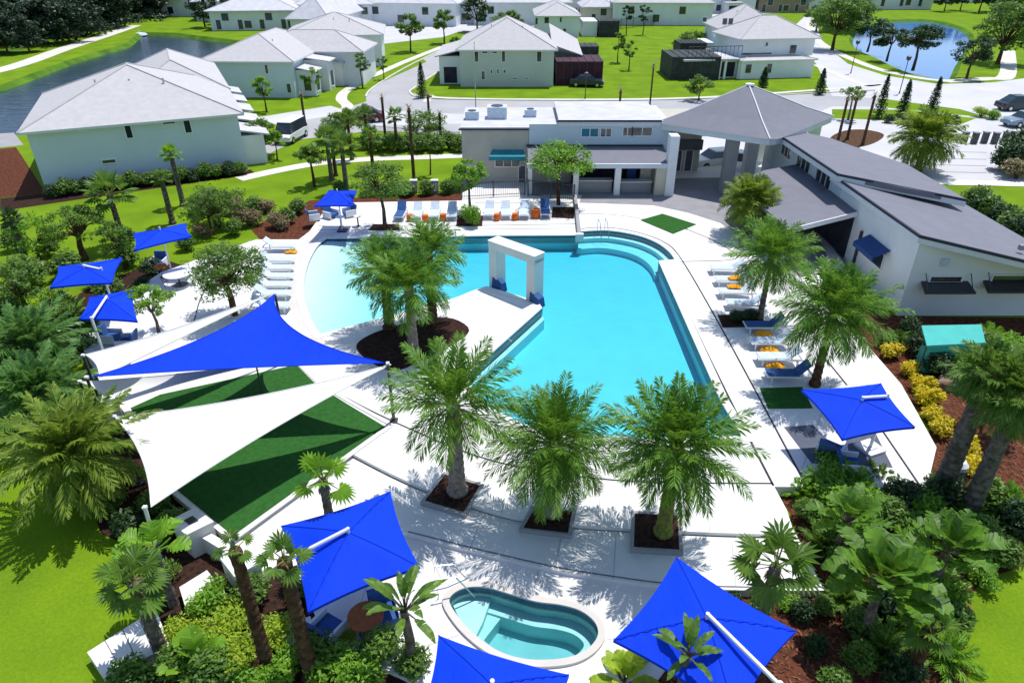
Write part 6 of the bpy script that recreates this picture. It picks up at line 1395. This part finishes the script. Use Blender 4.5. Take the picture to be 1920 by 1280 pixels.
for (px, py, lab) in ((777, 362, 'grey utility box left on the mulch bed'), (816, 362, 'grey utility box right on the mulch bed')):
    p = G(px, py, 0); t = thing('utility_box', lab, 'utility box', p, 0); MB().box((p.x, p.y, .5), (.5, .35, 1.0)).build('cabinet', 'concrete_grey', t); MB().box((p.x, p.y, 1.03), (.58, .43, .06)).build('lid', 'metal_white', t); MB().box((p.x, p.y - .185, .55), (.4, .02, .75)).build('door', 'stucco_white', t)
# lamps and flagpole
def lamp(px, py, h, lab, head=True):
    p = G(px, py, 0); t = thing('street_lamp', lab, 'street lamp', p, 0, 'street lamps'); MB().tube([p, p + V(0, 0, .4), p + V(0, 0, h)], [.1, .06, .045], 8).build('pole', 'metal_dark', t)
    MB().tube([p + V(0, 0, h), p + V(0, 0, h + .12), p + V(0, 0, h + .5), p + V(0, 0, h + .62)], [.1, .26, .3, .05], 10).build('lantern', 'metal_dark', t)
lamp(1686, 176, 4.0, 'black street lamp beside the wide road near the cypresses'); lamp(1595, 138, 4.0, 'black street lamp on the road left of the pond'); lamp(1097, 186, 2.6, 'short black lamp post at the edge of the far lawn')
p = G(893, 238, 0); t = thing('flagpole', 'thin tall grey pole rising behind the left wing of the clubhouse', 'pole', p, 0); MB().tube([p, p + V(0, 0, 8.2)], [.07, .03], 8).build('mast', 'steel', t); MB().tube([p + V(0, 0, 8.2), p + V(0, 0, 8.3)], .07, 8).build('finial', 'steel', t)
# ================================================================== VEHICLES
def make_car(paint, L=4.5, W2=1.8, hgt=1.45, van=False):
    t = thing('parked_car', 'car', 'car'); hw = W2 / 2
    prof = [(-L / 2, .35), (-L / 2, .75), (-L / 2 + .25, .88), (-L * .16, .95), (L * .30, .98), (L / 2 - .06, .90), (L / 2, .6), (L / 2, .35)]
    b = MB(); n = len(prof); rings = []
    for s_, k in ((-hw, .94), (-hw + .1, 1.0), (hw - .1, 1.0), (hw, .94)): rings += [V(x * (k if abs(s_) == hw else 1), s_, z if z > .4 else z) for x, z in prof]
    fs = [(r_ * n + i, r_ * n + (i + 1) % n, (r_ + 1) * n + (i + 1) % n, (r_ + 1) * n + i) for r_ in range(3) for i in range(n)] + [tuple(range(n))[::-1], tuple(range(3 * n, 4 * n))]
    b.add(rings, fs); b.build('body', paint, t, world=False, smooth=False)
    x0, x1, x2, x3 = (-L * .24, -L * .10, L * .22, L * .40) if not van else (-L * .36, -L * .24, L * .44, L * .48)
    c_ = MB().hull8([V(x0, -hw + .08, .94), V(x3, -hw + .08, .94), V(x3, hw - .08, .94), V(x0, hw - .08, .94)], [V(x1, -hw + .25, hgt), V(x2, -hw + .25, hgt), V(x2, hw - .25, hgt), V(x1, hw - .25, hgt)]); c_.build('windows', 'glass_dark', t, world=False)
    MB().hull8([V(x1 - .04, -hw + .23, hgt), V(x2 + .04, -hw + .23, hgt), V(x2 + .04, hw - .23, hgt), V(x1 - .04, hw - .23, hgt)], [V(x1 + .05, -hw + .3, hgt + .06), V(x2 - .05, -hw + .3, hgt + .06), V(x2 - .05, hw - .3, hgt + .06), V(x1 + .05, hw - .3, hgt + .06)]).build('roof', paint, t, world=False)
    for x in (-L * .31, L * .31):
        for s_ in (-1, 1):
            wh = MB().tube([V(x, s_ * (hw - .2), .33), V(x, s_ * (hw + .02), .33)], .33, 16).build('wheel', 'rubber', t, world=False); MB().tube([V(x, s_ * (hw + .021), .33), V(x, s_ * (hw + .035), .33)], .19, 10).build('rim', 'steel', wh, world=False)
    for s_ in (-1, 1):
        MB().box((-L / 2 + .03, s_ * (hw - .32), .72), (.1, .32, .14)).build('headlight', 'frame_white', t, world=False); MB().box((L / 2 - .02, s_ * (hw - .3), .76), (.08, .28, .14)).build('tail_light', 'paint_maroon', t, world=False)
    return t
def car(px, py, rz, paint, lab, van=False, hgt=1.45, name='parked_car'):
    o = make_car(paint, 4.6, 1.85, hgt, van); o.name = name; o.location = G(px, py, .03); o.rotation_euler = (0, 0, rz); o['label'] = lab; o['category'] = 'van' if van else 'car'; return o
car(681, 228, .25, 'paint_maroon', 'maroon car parked on the driveway near the street corner')
car(547, 262, 1.4, 'paint_white', 'white van parked beside the large blue house', True, 1.9, 'parked_van')
car(1905, 206, 3.2, 'paint_dark', 'dark car driving on the wide road at the right edge', False, 1.6)
car(1918, 236, .2, 'paint_blue', 'blue car cut by the right image edge', False)
car(1294, 146, 3.1, 'paint_blue', 'blue grey car parked before the dark screened patio')
car(1340, 312, .3, 'paint_white', 'white car seen through the portico, left of the dark column', False)
car(1395, 318, 1.2, 'paint_white', 'white car seen through the portico, right of the dark column')
car(1100, 162, 3.0, 'canvas_teal' if False else 'paint_dark', 'dark teal car outside the maroon screened patio')
# parking stools / bollards by the far parking lot
for k in range(6):
    p = G(1806 + k * 19, 268 + (k % 2), .03); t = thing('bollard', 'dark square planter post along the parking lot edge', 'bollard', p, 0, 'posts along the parking lot edge'); MB().box((p.x, p.y, .55), (.45, .45, 1.0)).build('box', 'metal_dark', t); MB().box((p.x, p.y, 1.08), (.55, .55, .08)).build('lid', 'concrete_grey', t)
# small boat on the canal
p = G(262, 66, -.45); t = thing('fountain_float', 'small pale floating fountain near the end of the canal', 'fountain', p, 0)
MB().tube([p + V(0, 0, 0), p + V(0, 0, .35), p + V(0, 0, .5)], [1.6, 1.3, .4], 14).build('float', 'sling', t); MB().tube([p + V(0, 0, .5), p + V(0, 0, 1.1)], .12, 8).build('nozzle', 'metal_white', t)
# boxes on the clubhouse roof
for (x, y, s_, lab) in ((-3.2, 56.5, .9, 'grey air conditioner at the left end of the clubhouse roof'), (-1.2, 57.0, 1.3, 'long air conditioner in the middle of the left roof'), (1.5, 57.5, .8, 'small air conditioner near the bright bush on the roof line')):
    t = thing('air_conditioner', lab, 'air conditioner', V(x, y, 4.72), 0, 'air conditioners on the clubhouse roof'); MB().box((x, y, 4.72 + s_ * .35), (s_ * 1.2, s_, s_ * .7)).build('casing', 'sling', t); MB().tube([V(x, y, 4.72 + s_ * .7), V(x, y, 4.77 + s_ * .7)], s_ * .38, 12).build('fan', 'metal_dark', t)
